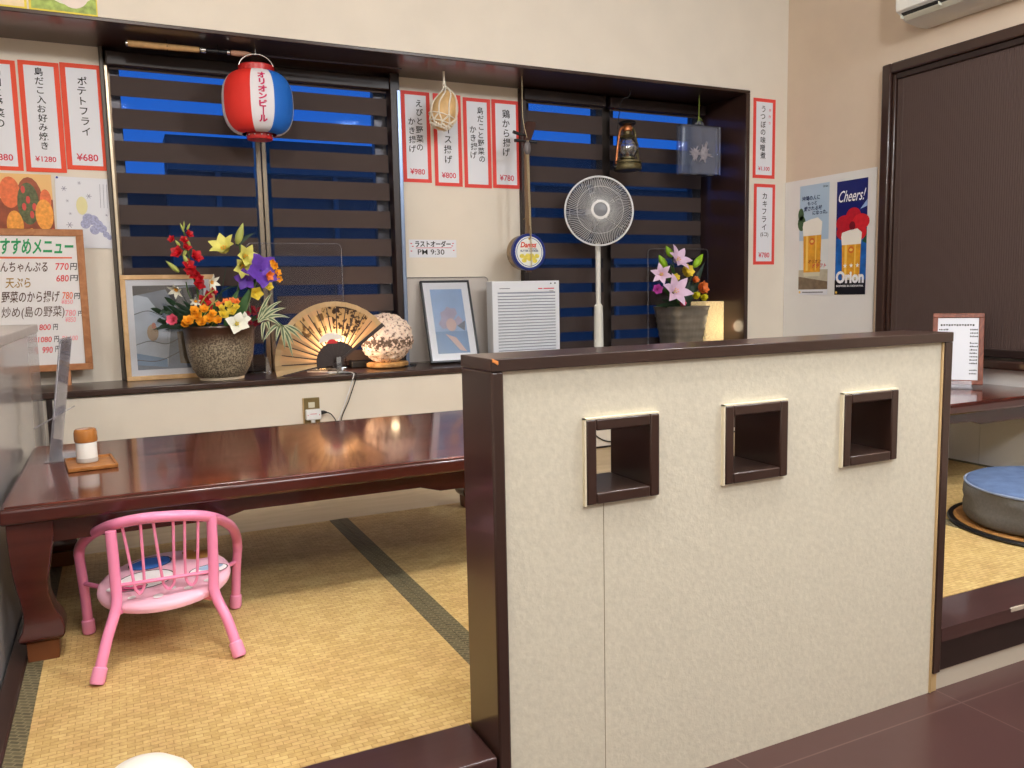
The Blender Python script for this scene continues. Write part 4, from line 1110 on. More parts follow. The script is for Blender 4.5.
for dx in (-.005, 0, .005): MB().use(ms).tube([(nx+dx*.6, -.05, -.075), (nx+dx*.6, -.056, -.05), (nx+dx, -.033, top-.02), (nx+dx, -.034, top+.05)], .0009, 5).build('string', t)
MB().use(ms).tube(catmull([(nx-.004, -.036, top+.06), (nx-.022, -.03, top+.16), (nx-.018, -.02, ZH-c.z)], 5), .0016, 5).build('hanging_cord', t)
MB().use(mat('cord_brown', (122, 96, 66), .7)).tube(catmull([(-.035, -.05, .16), (-.02, -.052, .165), (.0, -.05, .13), (.004, -.052, RT-.01), (.0, -.051, 0.062)], 5), .0016, 5).build('tie_cord', t)

# --- storm lantern
yl = 3.76
b = aty(627.5, 171, yl); loc = (b.x, yl, b.z)
t = thing('storm_lantern', 'old tarnished brass storm lantern hanging by a wire in the right window', 'lantern', loc)
mbr = mat('tarnished_brass', (92, 84, 58), .45, metal=.7, var=.35, vscale=30)
mcp = mat('aged_copper', (176, 110, 70), .35, metal=.8, var=.2, vscale=30)
MB().use(mbr).lathe([(.060, 0), (.074, .003), (.076, .010), (.076, .026), (.072, .036), (.050, .046), (.030, .050), (.030, .058), (.040, .062), (.040, .070), (.002, .070)], n=36).build('fuel_tank', t)
MB().use(clear('lantern_glass', (215, 222, 228), .25, .06)).lathe([(.034, .070), (.050, .092), (.055, .115), (.050, .140), (.036, .165), (.032, .172)], n=32, cap=False).build('glass_globe', t, smooth=60)
MB().use(mcp).lathe([(.012, .070), (.012, .085), (.006, .095), (.002, .098)], n=16).build('burner', t)
MB().use(mbr).lathe([(.040, .168), (.044, .172), (.040, .180), (.022, .190), (.020, .225), (.024, .23)], n=28).build('chimney', t)
MB().use(mcp).lathe([(.0215, .205), (.026, .210), (.027, .226), (.021, .236)], n=24).build('copper_collar', t)
MB().use(M_BLACK).lathe([(.016, .236), (.040, .240), (.047, .247), (.040, .256), (.018, .262), (.002, .264)], n=28).build('cap', t)
for sgn in (-1, 1):
    m = MB().use(mcp if sgn < 0 else mbr).tube(catmull([(sgn*.068, 0, .030), (sgn*.069, 0, .06), (sgn*.060, 0, .13), (sgn*.052, 0, .18), (sgn*.047, 0, .205), (sgn*.036, 0, .222), (sgn*.018, 0, .226)], 5), .0068, 10)
    m.build('side_tube', t)
m = MB().use(mbr)
for z, r in ((.10, .060), (.135, .058)): m.tube([(r*cos(a*pi/12), r*sin(a*pi/12), z) for a in range(24)], .0016, 6, closed=True)
for a in range(4):
    A = pi/4+a*pi/2; m.tube([(.045*cos(A), .045*sin(A), .068), (.060*cos(A), .060*sin(A), .10), (.058*cos(A), .058*sin(A), .135), (.042*cos(A), .042*sin(A), .17)], .0016, 6)
m.build('globe_guard', t)
m = MB().use(mbr).lathe([(.062, .036), (.074, .040), (.074, .050), (.062, .052)], n=32).build('tank_band', t)
MB().use(M_BLACK).ball((-.078, 0, .018), .012, .010, .012, 10, 6).build('filler_cap', t)
hz = ZH-b.z
MB().use(M_BLACK).tube(catmull([(-.064, 0, .10), (-.063, 0, .20), (-.050, 0, .30), (-.044, 0, .345), (-.02, 0, .375), (.012, 0, .388), (.020, 0, max(.392, hz))], 6), .0026, 6).build('bail_wire', t)

# --- clear plastic case with dried specimens
yc = 3.74
x0 = aty(679, 150, yc).x; x1 = aty(718, 150, yc).x; z0 = aty(698, 175, yc).z; z1 = aty(698, 126, yc).z
loc = ((x0+x1)/2, yc, z0)
t = thing('plastic_case', 'milky clear plastic case of dried spiny shells hanging at the right window end', 'case', loc)
W, H, D = x1-x0, z1-z0, .055
mc = clear('milky_plastic', (226, 232, 244), .08, .12, (176, 190, 216))
m = MB().use(mc).box(-W/2, W/2, -D/2, -.002, 0, H).build('front_shell', t, bevel=.006)
m = MB().use(mc).box(-W/2, W/2, .002, D/2, 0, H).build('rear_shell', t, bevel=.006)
m = MB().use(mc).loft([[(-.03, -.006, H), (-.026, -.006, H+.016), (-.012, -.006, H+.025), (.012, -.006, H+.025), (.026, -.006, H+.016), (.03, -.006, H), (.018, -.006, H), (.012, -.006, H+.010), (-.012, -.006, H+.010), (-.018, -.006, H)], [(-.03, .006, H), (-.026, .006, H+.016), (-.012, .006, H+.025), (.012, .006, H+.025), (.026, .006, H+.016), (.03, .006, H), (.018, .006, H), (.012, .006, H+.010), (-.012, .006, H+.010), (-.018, .006, H)]])
m.build('handle', t)
for x in (-.06, .06): MB().use(mc).box(x-.018, x+.018, -D/2-.004, D/2+.004, -.006, .004).build('latch', t, bevel=.002)
mk = mat('dried_shell_pink', (236, 206, 190), .7, var=.25, vscale=60)
random.seed(11)
for cx, cz, r in ((-.034, H*.42, .036), (.028, H*.44, .046)):
    m = MB().use(mk).ball((cx, -.012, cz), r*.55, .012, r*.8, 12, 8)
    for i in range(16):
        A = random.uniform(0, 2*pi); l = r*random.uniform(1.0, 1.6)
        m.tube([(cx+.4*r*cos(A), -.012, cz+.55*r*sin(A)), (cx+l*.8*cos(A), -.012+random.uniform(-.008, .006), cz+l*sin(A))], [.006, .001], 6)
    m.build('dried_specimen', t)
ms2 = mat('green_string', (150, 170, 70), .7)
m = MB().use(ms2).tube([(-.010, 0, H+.012), (0, 0, H+.05), (.002, 0, ZH-loc[2])], .0018, 6).tube([(.012, 0, H+.012), (0, 0, H+.05)], .0018, 6).ball((0, 0, H+.045), .005, n=8, m=6)
m.tube([(0, 0, H+.045), (.014, -.004, H+.036), (.02, -.004, H+.03)], .0014, 5)
m.build('hanging_string', t)

# ================================================================== FLOWERS
M_YEL = mat('petal_yellow', (232, 206, 70), .5, var=.1, vscale=40); M_PALEY = mat('petal_pale_yellow', (226, 222, 120), .5, var=.1, vscale=40)
M_ORG = mat('petal_orange', (244, 164, 34), .5, var=.12, vscale=50); M_RED = mat('petal_red', (188, 22, 34), .5, var=.2, vscale=40)
M_DRED = mat('petal_dark_red', (128, 20, 34), .55, var=.2, vscale=40); M_WHT = mat('petal_white', (236, 236, 222), .5)
M_PUR = mat('petal_purple', (104, 62, 178), .5, var=.2, vscale=40); M_LIL = mat('petal_lilac', (224, 196, 222), .5, var=.06, vscale=40)
M_ROSE = mat('petal_rose', (222, 92, 120), .5, var=.15, vscale=60); M_CORAL = mat('petal_coral', (238, 128, 60), .5, var=.15, vscale=50)
M_LIME = mat('bud_lime', (150, 196, 40), .45, var=.15, vscale=20); M_PGREEN = mat('bud_pale_green', (176, 186, 96), .5)
M_VAR = mat('leaf_cream_edge', (196, 200, 160), .5); M_VARG = mat('leaf_grey_green', (92, 112, 82), .5)
M_MAG = mat('petal_magenta', (186, 70, 160), .5); M_STEM = mat('stem_green', (70, 96, 44), .5)
def basis(d):
    d = Vector(d).normalized(); a = Vector((0, 0, 1)) if abs(d.z) < .95 else Vector((1, 0, 0))
    u = d.cross(a).normalized(); v = u.cross(d); return u, v, d
def petals(m, c, d, R, n, wid, th0, th1, mt, rot=0., start=.0, ruffle=0.):
    u, v, w = basis(d); c = Vector(c); m.use(mt); N = 6
    for k in range(n):
        A = rot+2*pi*k/n; e = u*cos(A)+v*sin(A); s = -u*sin(A)+v*cos(A)
        r, h = start*R, 0.; pts = []
        for i in range(N+1):
            t = i/N; th = radians(th0+(th1-th0)*t)
            ww = wid*R*(max(.10, sin(pi*min(.985, .12+.86*t**.85)))) if i < N else wid*R*.06
            rf = ruffle*R*(1 if i % 2 else -1)
            for q in (-1, -.5, 0, .5, 1):
                fold = .12*ww*(1-abs(q))*-1 + rf*abs(q)
                pts.append(c+e*(r+0)+w*(h+fold)+s*(q*ww))
            r += R/N*sin(th); h += R/N*cos(th)
        fs = [(i*5+j, i*5+j+1, i*5+j+6, i*5+j+5) for i in range(N) for j in range(4)]
        m.add(pts, fs)
def stamens(m, c, d, L_, n, mt, mt2):
    u, v, w = basis(d); c = Vector(c)
    for k in range(n):
        A = 2*pi*k/n; e = u*cos(A)+v*sin(A); p = c+w*L_+e*L_*.3
        m.use(mt).tube([c, c+w*L_*.6+e*L_*.1, p], .0012, 5); m.use(mt2).ball(p, .0035, n=6, m=4)
def blossom(parent, name, c, d, R, n, wid, th0, th1, mt, label=None, centre=None, layers=1, ruffle=0., rot=None, L=I4):
    m = MB().at(L)
    for l in range(layers):
        k = 1-.28*l
        petals(m, c, d, R*k, n, wid, th0*(1-.35*l), th1*(1-.3*l), mt, (random.uniform(0, 6) if rot is None else rot)+l*pi/n, .05, ruffle)
    if centre: stamens(m, c, d, R*.35, 5, M_PALEY, centre)
    o = m.build(name, parent, smooth=70)
    if label: o['label'] = label
    return o
def bud(parent, name, a, b, r, mt, L=I4):
    a = Vector(a); b = Vector(b); m = MB().use(mt).at(L)
    P = [a.lerp(b, t) for t in (0, .12, .35, .6, .85, 1)]
    m.tube(P, [r*.35, r*.75, r, r*.85, r*.4, r*.06], 8); return m.build(name, parent, smooth=60)
def blade(parent, name, a, b, bend, wd, mt, mt2=None, L=I4):
    a = Vector(a); b = Vector(b); mid = (a+b)/2+Vector(bend); N = 10
    m = MB().at(L); pts = []
    side = (b-a).cross(Vector((-.35, -.9, .1))).normalized()
    for i in range(N+1):
        t = i/N; p = a*(1-t)**2+mid*2*t*(1-t)+b*t*t; ww = wd*(sin(pi*(.10+.88*t**.8)) if i < N else .02)
        for q in (-1, -.45, .45, 1): pts.append(p+side*(q*ww)+Vector((.35, .9, 0))*(-.25*ww*(1-abs(q))))
    f1 = []; f2 = []
    for i in range(N):
        for j in range(3): (f2 if j == 1 else f1).append((i*4+j, i*4+j+1, i*4+j+5, i*4+j+4))
    b0 = len(m.v)
    m.use(mt).add(pts, f1+[]); 
    m.use(mt2 or mt)
    for f in f2: m.f.append([b0+i for i in f]); m.m.append(m.cur)
    return m.build(name, parent, smooth=60)
def stem(parent, pts, r, mt=None, L=I4, name='stem'):
    return MB().use(mt or M_STEM).at(L).tube(catmull(pts, 5), r, 7).build(name, parent)

# ---- big pot with artificial flowers
py_ = 3.745
pc = aty(222, 375, py_); cx = pc.x
loc = (cx, py_, ZS+.0005)
t = thing('flower_arrangement', 'large speckled brown pot of mixed artificial flowers on the window sill', 'flower arrangement', loc)
L = local(loc)
mp_ = mat('speckled_stoneware', (122, 104, 80), .35, coat=.3)
nt, b = nodes(mp_)
tc = nt.nodes.new('ShaderNodeTexCoord'); vz = nt.nodes.new('ShaderNodeTexNoise'); vz.inputs['Scale'].default_value = 160; vz.inputs['Detail'].default_value = 2
rp = nt.nodes.new('ShaderNodeValToRGB'); rp.color_ramp.elements[0].position = .42; rp.color_ramp.elements[1].position = .60
rp.color_ramp.elements[0].color = lin((90, 79, 66)); rp.color_ramp.elements[1].color = lin((166, 154, 132))
nt.links.new(tc.outputs['Object'], vz.inputs[0]); nt.links.new(vz.outputs[0], rp.inputs[0])
sx = nt.nodes.new('ShaderNodeSeparateXYZ'); nt.links.new(tc.outputs['Object'], sx.inputs[0])
n3 = nt.nodes.new('ShaderNodeTexNoise'); n3.inputs['Scale'].default_value = 14; nt.links.new(tc.outputs['Object'], n3.inputs[0])
mz = nt.nodes.new('ShaderNodeMath'); mz.operation = 'MULTIPLY_ADD'; mz.inputs[1].default_value = .05; nt.links.new(n3.outputs[0], mz.inputs[0]); nt.links.new(sx.outputs['Z'], mz.inputs[2])
mr2 = nt.nodes.new('ShaderNodeMapRange'); mr2.inputs['From Min'].default_value = .165; mr2.inputs['From Max'].default_value = .225; nt.links.new(mz.outputs[0], mr2.inputs[0])
mxp = nt.nodes.new('ShaderNodeMixRGB'); nt.links.new(mr2.outputs[0], mxp.inputs[0]); nt.links.new(rp.outputs[0], mxp.inputs[1]); mxp.inputs[2].default_value = lin((70, 44, 32))   # the darker glaze poured over the rim
nt.links.new(mxp.outputs[0], b.inputs['Base Color'])
MB().use(mp_).lathe([(.088, .010), (.098, .016), (.118, .05), (.134, .10), (.142, .16), (.145, .205), (.152, .222), (.156, .228), (.154, .234), (.146, .232), (.138, .222), (.136, .20), (.001, .195)], n=48).build('pot', t)
MB().use(mat('bare_clay', (186, 172, 150), .7)).lathe([(.084, 0), (.092, .001), (.093, .012), (.084, .012)], n=40).build('foot_ring', t)
MB().use(mat('moss_filling', (60, 52, 30), .9, var=.3, vscale=40)).lathe([(.137, .205), (.09, .222), (.001, .228)], n=32).build('moss', t)
def P(px, py, dy=0.): return aty(px, py, py_+dy)
base = Vector((cx, py_, ZS+.20))
random.seed(21)
view = Vector((-.1, -1, .15))
# gladiolus spray
gl = [base+Vector((-.03, 0, 0)), P(203, 318), P(197, 290), P(190, 262), P(185, 236), P(181, 225)]
stem(t, gl, .004, L=L)
for i, (px, py, r, dx) in enumerate([(203, 303, .042, .2), (197, 286, .040, .5), (192, 272, .038, -.4), (194, 258, .042, .6), (179, 254, .040, -.6), (206, 296, .03, .8), (184, 241, .026, .0), (173, 240, .024, -.7), (188, 235, .026, .6), (212, 292, .026, .9), (200, 280, .03, -.3), (188, 266, .036, .1), (196, 276, .034, -.5), (207, 308, .034, .3), (186, 248, .028, .3)]):
    blossom(t, 'gladiolus_blossom', P(px, py, -.01), (dx, -1, .45), r, 5, .42, 20, 85, M_RED, layers=2, ruffle=.03, L=L)
for (p0, p1, r) in [((186, 250), (183, 257), .008), ((190, 246), (186, 238), .007), ((180, 246), (175, 240), .007), ((184, 232), (180, 223), .005), ((187, 230), (190, 223), .005), ((184, 229), (184, 221), .004), ((179, 272), (166, 261), .011), ((188, 264), (183, 254), .010)]:
    bud(t, 'flower_bud', P(*p0, -.012), P(*p1, -.02), r, M_PGREEN, L)
# small white lilies
for (px, py, d, r) in [(178, 288, (-.6, -.8, -.6), .05), (209, 282, (.7, -.8, -.1), .05), (196, 300, (-.2, -.9, -.5), .035)]:
    blossom(t, 'white_lily', P(px, py, -.03), d, r, 6, .20, 15, 95, M_WHT, centre=M_ORG, L=L)
stem(t, [P(186, 282, -.02), P(192, 300), base], .0025, L=L)
# yellow lilies and the tall bud
stem(t, [base+Vector((.03, 0, 0)), P(236, 300), P(241, 270), P(240, 245)], .005, L=L)
for (px, py, d, r) in [(226, 252, (-.5, -.8, .8), .085), (243, 258, (.4, -1, .2), .075), (241, 266, (.2, -1, -.2), .07)]:
    blossom(t, 'yellow_lily', P(px, py, -.02), d, r, 6, .30, 15, 85, M_PALEY, centre=M_ORG, L=L)
bud(t, 'lily_bud', P(237, 244), P(243, 223, -.01), .017, M_PGREEN, L)
blade(t, 'leaf', P(236, 246), P(254, 233), (0, 0, .01), .010, M_DKGREEN, L=L)
# purple orchid with yellow throat
m_or = blossom(t, 'purple_orchid', P(261, 271, -.05), (.35, -1, .15), .082, 5, .46, 55, 95, M_PUR, layers=1, ruffle=.05, L=L)
blossom(t, 'purple_orchid', P(247, 279, -.03), (-.5, -1, -.1), .055, 5, .4, 40, 100, M_PUR, ruffle=.05, L=L)
blossom(t, 'orchid_throat', P(267, 275, -.065), (.6, -1, -.2), .034, 5, .4, 20, 80, M_CORAL, layers=2, L=L)
for (px, py, r) in [(255, 293, .038), (268, 287, .026), (275, 266, .022), (277, 273, .022), (279, 279, .02), (273, 262, .018)]:
    blossom(t, 'small_yellow_blossom', P(px, py, -.05), (random.uniform(-.4, .4), -1, random.uniform(-.2, .4)), r, 5, .5, 30, 80, M_ORG if px > 270 else M_YEL, layers=2, L=L)
stem(t, [base+Vector((.06, 0, 0)), P(243, 315), P(250, 295), P(258, 275)], .009, M_GREEN, L=L)
blade(t, 'leaf', base+Vector((.05, -.03, .02)), P(250, 288, -.03), (.01, 0, .02), .018, M_GREEN, L=L)
blade(t, 'leaf', base+Vector((.02, -.03, .02)), P(240, 288), (-.01, 0, .03), .015, M_GREEN, L=L)
# arching dark stems
stem(t, [base+Vector((-.01, 0, 0)), P(215, 305), P(224, 290), P(240, 286), P(252, 290)], .0035, M_DKGREEN, L=L)
stem(t, [base+Vector((-.01, 0, .02)), P(222, 290), P(226, 268)], .0016, M_DKGREEN, L=L)
# orange roses and marigolds along the rim
for (px, py, r) in [(188, 323, .036), (197, 318, .036), (202, 324, .034), (209, 321, .034), (218, 322, .030), (194, 312, .03), (204, 311, .03), (184, 326, .026), (212, 315, .026)]:
    blossom(t, 'orange_rose', P(px, py, -.10), (random.uniform(-.3, .3), -1, .7), r, 6, .5, 20, 75, M_ORG, layers=3, L=L)
for (px, py, r) in [(223, 316, .034), (232, 313, .030), (229, 306, .026), (221, 309, .022), (236, 308, .022)]:
    blossom(t, 'yellow_rose', P(px, py, -.09), (random.uniform(-.3, .3), -1, .6), r, 5, .5, 20, 75, M_YEL, layers=3, L=L)
for (px, py) in [(226, 303), (236, 303), (219, 306), (232, 302)]:
    blossom(t, 'coral_blossom', P(px, py, -.07), (0, -1, .8), .022, 6, .45, 30, 80, M_CORAL, layers=2, L=L)
blossom(t, 'white_calla', P(236, 325, -.15), (.1, -1, .35), .060, 4, .40, 25, 110, M_WHT, centre=M_YEL, L=L, rot=.4)
blossom(t, 'white_calla', P(243, 319, -.13), (.6, -1, .2), .035, 4, .40, 25, 110, M_WHT, L=L)
blossom(t, 'pink_rose', P(174, 321, -.11), (-.4, -1, .3), .038, 6, .52, 15, 70, M_ROSE, layers=3, L=L)
# dark red sprigs on the right
for i in range(12):
    px = random.uniform(244, 262); py = random.uniform(308, 325)
    blossom(t, 'dark_red_sprig', P(px, py, -.08), (random.uniform(-.5, .7), -1, .4), .018, 5, .45, 30, 85, M_DRED, layers=2, L=L)
for (p1) in [(256, 306), (248, 304), (262, 316)]: blade(t, 'leaf', base+Vector((.08, -.06, .03)), P(*p1, -.06), (0, 0, .02), .008, M_GREEN, L=L)
# dark fern foliage on the left
for (px, py, bz) in [(156, 322, .03), (160, 312, .03), (166, 306, .02), (172, 301, .02), (182, 300, .02), (152, 330, .03), (178, 310, .02), (165, 330, .02), (188, 304, .02)]:
    blade(t, 'leaf', base+Vector((-.06, -.05, .03)), P(px, py, -.07), (0, 0, bz), .013, M_DKGREEN, L=L)
for i in range(16):
    px = random.uniform(160, 186); py = random.uniform(304, 326); a = P(px, py, -.07)
    blade(t, 'leaf', a, a+Vector((random.uniform(-.05, -.01), -.02, random.uniform(-.02, .04))), (0, 0, .01), .010, M_DKGREEN, L=L)
for (px, py) in [(203, 300), (208, 312), (196, 306), (215, 300)]:
    blade(t, 'leaf', base+Vector((-.02, -.03, .02)), P(px, py, -.03), (0, 0, .02), .012, M_GREEN, L=L)
for (px, py) in [(210, 306), (206, 296), (216, 318)]:
    stem(t, [P(px-6, py+10, -.04), P(px, py, -.05), P(px+8, py-6, -.06)], .002, M_PGREEN, L=L)
# variegated leaves arching to the right
for (p0, p1, bz) in [((258, 320), (272, 293), .04), ((258, 322), (282, 301), .05), ((260, 322), (286, 308), .05), ((260, 318), (268, 305), .03), ((258, 322), (290, 318), .06), ((264, 322), (262, 340), .05), ((266, 322), (270, 333), .05), ((282, 326), (294, 345), .04), ((282, 326), (302, 341), .04), ((282, 326), (285, 350), .03), ((284, 328), (293, 358), .03), ((284, 326), (304, 336), .04), ((280, 326), (276, 342), .04), ((262, 318), (282, 328), .05), ((280, 324), (263, 342), .05)]:
    blade(t, 'variegated_leaf', P(*p0, -.12), P(*p1, -.14), (0, 0, bz*.6), .0085, M_VAR, M_VARG, L=L)
stem(t, [base+Vector((.08, -.04, .02)), P(260, 318, -.11), P(275, 321, -.13), P(284, 327, -.14)], .003, M_STEM, L=L)

# ---- pot of lilies on the right
yb2 = 3.80
q0 = aty(681, 335, yb2); loc = (q0.x, yb2, ZS+.0005)
t = thing('flower_arrangement', 'square dark basket-weave pot of artificial lilies at the right end of the sill', 'flower arrangement', loc)
L = local(loc)
def sq(r, z, n=18):
    pts = []; 
    for k in range(4):
        for i in range(n):
            u = -1+2*i/n
            x, y = [(u, -1), (1, u), (-u, 1), (-1, -u)][k]
            f = (abs(x)**6+abs(y)**6)**(-1/6)
            pts.append((r*x*f, r*y*f, z))
    return pts
HP = aty(681, 308, yb2).z-ZS
m = MB().use(mat('pewter_glaze', (132, 124, 112), .3, metal=.3, var=.2, vscale=12))
rings = []
nr = 22
for i in range(nr+1):
    v = i/nr; r = .088+.034*v; ring = sq(r, HP*v); n = len(ring)
    rings.append([(p[0]*(1+.035*sin(2*pi*v*3.2+2*pi*k*16/n)*sin(2*pi*v*3.2-2*pi*k*16/n+1)), p[1]*(1+.035*sin(2*pi*v*3.2+2*pi*k*16/n)*sin(2*pi*v*3.2-2*pi*k*16/n+1)), p[2]) for k, p in enumerate(ring)])
rings.append(sq(.127, HP+.002)); rings.append(sq(.127, HP+.010)); rings.append(sq(.112, HP+.010)); rings.append(sq(.108, HP-.02))
m.loft(rings).build('pot', t, smooth=60)
def P(px, py, dy=0.): return aty(px, py, yb2+dy)
base = Vector((q0.x, yb2, ZS+HP-.02))
random.seed(8)
for (px, py, d, r) in [(673, 293, (-.1, -1, .35), .115), (675, 262, (.2, -1, .6), .100), (661, 275, (-.6, -1, .2), .075)]:
    blossom(t, 'pink_lily', P(px, py, -.10), d, r, 6, .24, 25, 100, M_LIL, centre=M_ORG, L=L, rot=.3)
for (p0, p1, r) in [((672, 257), (666, 246), .020), ((666, 268), (659, 255), .022), ((694, 267), (703, 254), .022)]:
    bud(t, 'lily_bud', P(*p0, -.06), P(*p1, -.06), r, M_LIME, L)
    stem(t, [P(*p0, -.06), base], .003, L=L)
blossom(t, 'yellow_tulip', P(684, 273, -.09), (.15, -1, .35), .062, 6, .50, 10, 70, M_YEL, layers=2, L=L)
blossom(t, 'yellow_tulip', P(674, 279, -.09), (-.1, -1, .4), .04, 6, .5, 10, 60, M_YEL, layers=2, L=L)
blossom(t, 'coral_rose', P(699, 289, -.08), (.4, -1, .3), .060, 6, .5, 10, 75, M_CORAL, layers=3, L=L)
blossom(t, 'coral_rose', P(694, 281, -.06), (.1, -1, .5), .034, 6, .5, 10, 75, M_CORAL, layers=2, L=L)
for (px, py, r) in [(694, 297, .042), (702, 299, .040)]: blossom(t, 'lime_tulip', P(px, py, -.10), (.1, -1, .5), r, 6, .5, 5, 40, mat('petal_lime', (222, 214, 50), .5), layers=2, L=L)
blossom(t, 'magenta_rose', P(657, 290, -.08), (-.5, -1, .2), .044, 6, .5, 15, 75, M_MAG, layers=3, L=L)
blossom(t, 'rose_bud', P(681, 304, -.13), (0, -1, .3), .034, 6, .5, 10, 60, M_ROSE, layers=3, L=L)
for (px, py) in [(655, 306), (661, 300), (702, 272), (705, 262), (690, 280), (668, 283), (664, 306), (690, 303), (700, 280), (672, 306)]:
    blade(t, 'leaf', base+Vector((0, -.04, .02)), P(px, py, -.04), (0, 0, .02), .018, M_DKGREEN, L=L)
for (px, py) in [(664, 270), (670, 262), (676, 300), (684, 298), (660, 286)]:
    blade(t, 'leaf', base+Vector((0, -.03, .02)), P(px, py, -.05), (0, 0, .01), .016, M_GREEN, L=L)
MB().use(mat('moss_filling', (60, 52, 30))).at(L).lathe([(.10, .0), (.05, .02), (.001, .026)], c=(base.x, base.y, base.z), n=20).build('moss', t)

# ================================================================== FOLDING FAN
yf = 3.70
pv = aty(337.5, 362.4, yf)
R1 = (aty(337.5, 301, yf)-pv).z
R1 = abs(R1)
zpv = max(pv.z, ZS+.045)
loc = (pv.x, yf, ZS)
t = thing('folding_fan', 'open beige paper folding fan with a painted dark tree, lit from behind', 'folding fan', loc)
FX = T(0, 0, zpv-ZS) @ RX(radians(-6))
def tpaper(name, c1, c2, sc=0., tr=.55):
    m = mat(name, c1, .7); nt, b = nodes(m); out = nt.nodes['Material Output']
    tl = nt.nodes.new('ShaderNodeBsdfTranslucent'); mx = nt.nodes.new('ShaderNodeMixShader'); mx.inputs[0].default_value = tr
    tl.inputs[0].default_value = lin(c1)
    nt.links.new(b.outputs[0], mx.inputs[1]); nt.links.new(tl.outputs[0], mx.inputs[2]); nt.links.new(mx.outputs[0], out.inputs[0])
    if sc:
        tc = nt.nodes.new('ShaderNodeTexCoord'); n = nt.nodes.new('ShaderNodeTexNoise'); n.inputs['Scale'].default_value = sc; n.inputs['Detail'].default_value = 5
        r = nt.nodes.new('ShaderNodeValToRGB'); r.color_ramp.elements[0].position = .46; r.color_ramp.elements[1].position = .54
        r.color_ramp.elements[0].color = lin(c2); r.color_ramp.elements[1].color = lin(c1)
        nt.links.new(tc.outputs['Object'], n.inputs[0]); nt.links.new(n.outputs[0], r.inputs[0])
        nt.links.new(r.outputs[0], b.inputs['Base Color']); nt.links.new(r.outputs[0], tl.inputs[0])
    return m
F1 = tpaper('fan_paper', (214, 178, 134), (0, 0, 0)); F2 = tpaper('fan_tree_paint', (190, 160, 112), (62, 46, 36), 60)
F3 = tpaper('fan_edge_paper', (206, 178, 134), (0, 0, 0), 0, .3); F4 = tpaper('fan_twig_paint', (214, 184, 130), (120, 92, 58), 30)
nF = 30; a0, a1 = radians(190.5), radians(36.5)
R0 = R1*.31
m = MB().at(FX); rows = [R0, R1*.45, R1*.55, R1*.65, R1*.75, R1*.84, R1*.92, R1]
pts = []
for r in rows:
    for i in range(nF+1):
        a = a0+(a1-a0)*i/nF; pl = (.004 if i % 2 else -.004)*r/R1
        pts.append((r*cos(a), pl, r*sin(a)))
b0 = len(m.v); m.use(F1).add(pts, [])
for j in range(len(rows)-1):
    for i in range(nF):
        a = math.degrees(a0+(a1-a0)*(i+.5)/nF); rr = (rows[j]+rows[j+1])/2/R1
        if rr > .92 or a > 181: mm = F3
        elif 52 < a < 104 and rr > .60-.0*a and not (a > 92 and rr < .75): mm = F2
        elif 60 < a < 76 and rr > .48: mm = F2
        elif (125 < a < 140 and .55 < rr < .9) or (105 < a < 118 and .6 < rr < .8): mm = F4
        else: mm = F1
        m.use(mm); w_ = nF+1
        m.f.append([b0+k for k in (j*w_+i, j*w_+i+1, (j+1)*w_+i+1, (j+1)*w_+i)]); m.m.append(m.cur)
leaf = m.build('paper_leaf', t, smooth=None)
md = mat('fan_rib_dark', (44, 28, 24), .4)
for i in range(0, nF+1, 2):
    a = a0+(a1-a0)*i/nF; d = Vector((cos(a), 0, sin(a))); s_ = Vector((-sin(a), 0, cos(a)))
    end = i in (0, nF)
    wi = .0055; r_in, r_out = -.028, (R0+.004 if not end else R1)
    mm = MB().at(FX).use(md if not (i == 0) else F3)
    y_ = -.006-.0006*(i % 4)
    if i == nF:
        mm.loft([[d*r_in+s_*q*w+Vector((0, yy, 0)) for q, yy in ((-1, -.012), (1, -.012), (1, -.006), (-1, -.006))] for r_in, w in ((-.028, .006), (R0, .006), (R1, .009))])
        mm.build('guard_stick', t, smooth=None); continue
    if i == 0: mm.use(md)
    mm.loft([[d*rr+s_*q*w+Vector((0, yy, 0)) for q, yy in ((-1, y_-.001), (1, y_-.001), (1, y_+.001), (-1, y_+.001))] for rr, w in ((-.028, .0055), (R0*.5, .007), (R0+.01, .0105))])
    # thin line of the rib carried on through the paper
    mm.loft([[d*rr+s_*q*w+Vector((0, yy, 0)) for q, yy in ((-1, -.0065), (1, -.0065), (1, -.005), (-1, -.005))] for rr, w in ((R0, .0030), (R1*.9, .0018))])
    mm.build('rib', t, smooth=None)
sun = MB().at(FX @ T(-.02, -.0085, R0+.012))
sun.use(mat('sun_white', (240, 232, 222), .6)).flat([(.060*cos(a*pi/16), .046*sin(a*pi/16)-.008) for a in range(2, 17)], 0)
sun.use(mat('sun_red', (196, 40, 44), .6)).flat([(.024*cos(a*pi/12), .020*sin(a*pi/12)-.012) for a in range(13)], .001)
sun.build('painted_sun', leaf, smooth=None)
MB().use(M_SILVER).at(FX).lathe([(.005, -.010), (.005, .016), (.002, .018)], n=12, axis='y').build('rivet', t)
ms_ = MB().use(clear('stand_clear', (232, 236, 240), .25, .12)).at(I4)
ms_.box(-.05, .05, -.05, .06, .0005, .003)
ms_.loft([[(-.012, -.03, .003), (.012, -.03, .003), (.012, -.026, .003), (-.012, -.026, .003)], [(-.010, -.028, .075), (.010, -.028, .075), (.010, -.024, .075), (-.010, -.024, .075)]])
ms_.build('acrylic_rest', t, bevel=.0005)

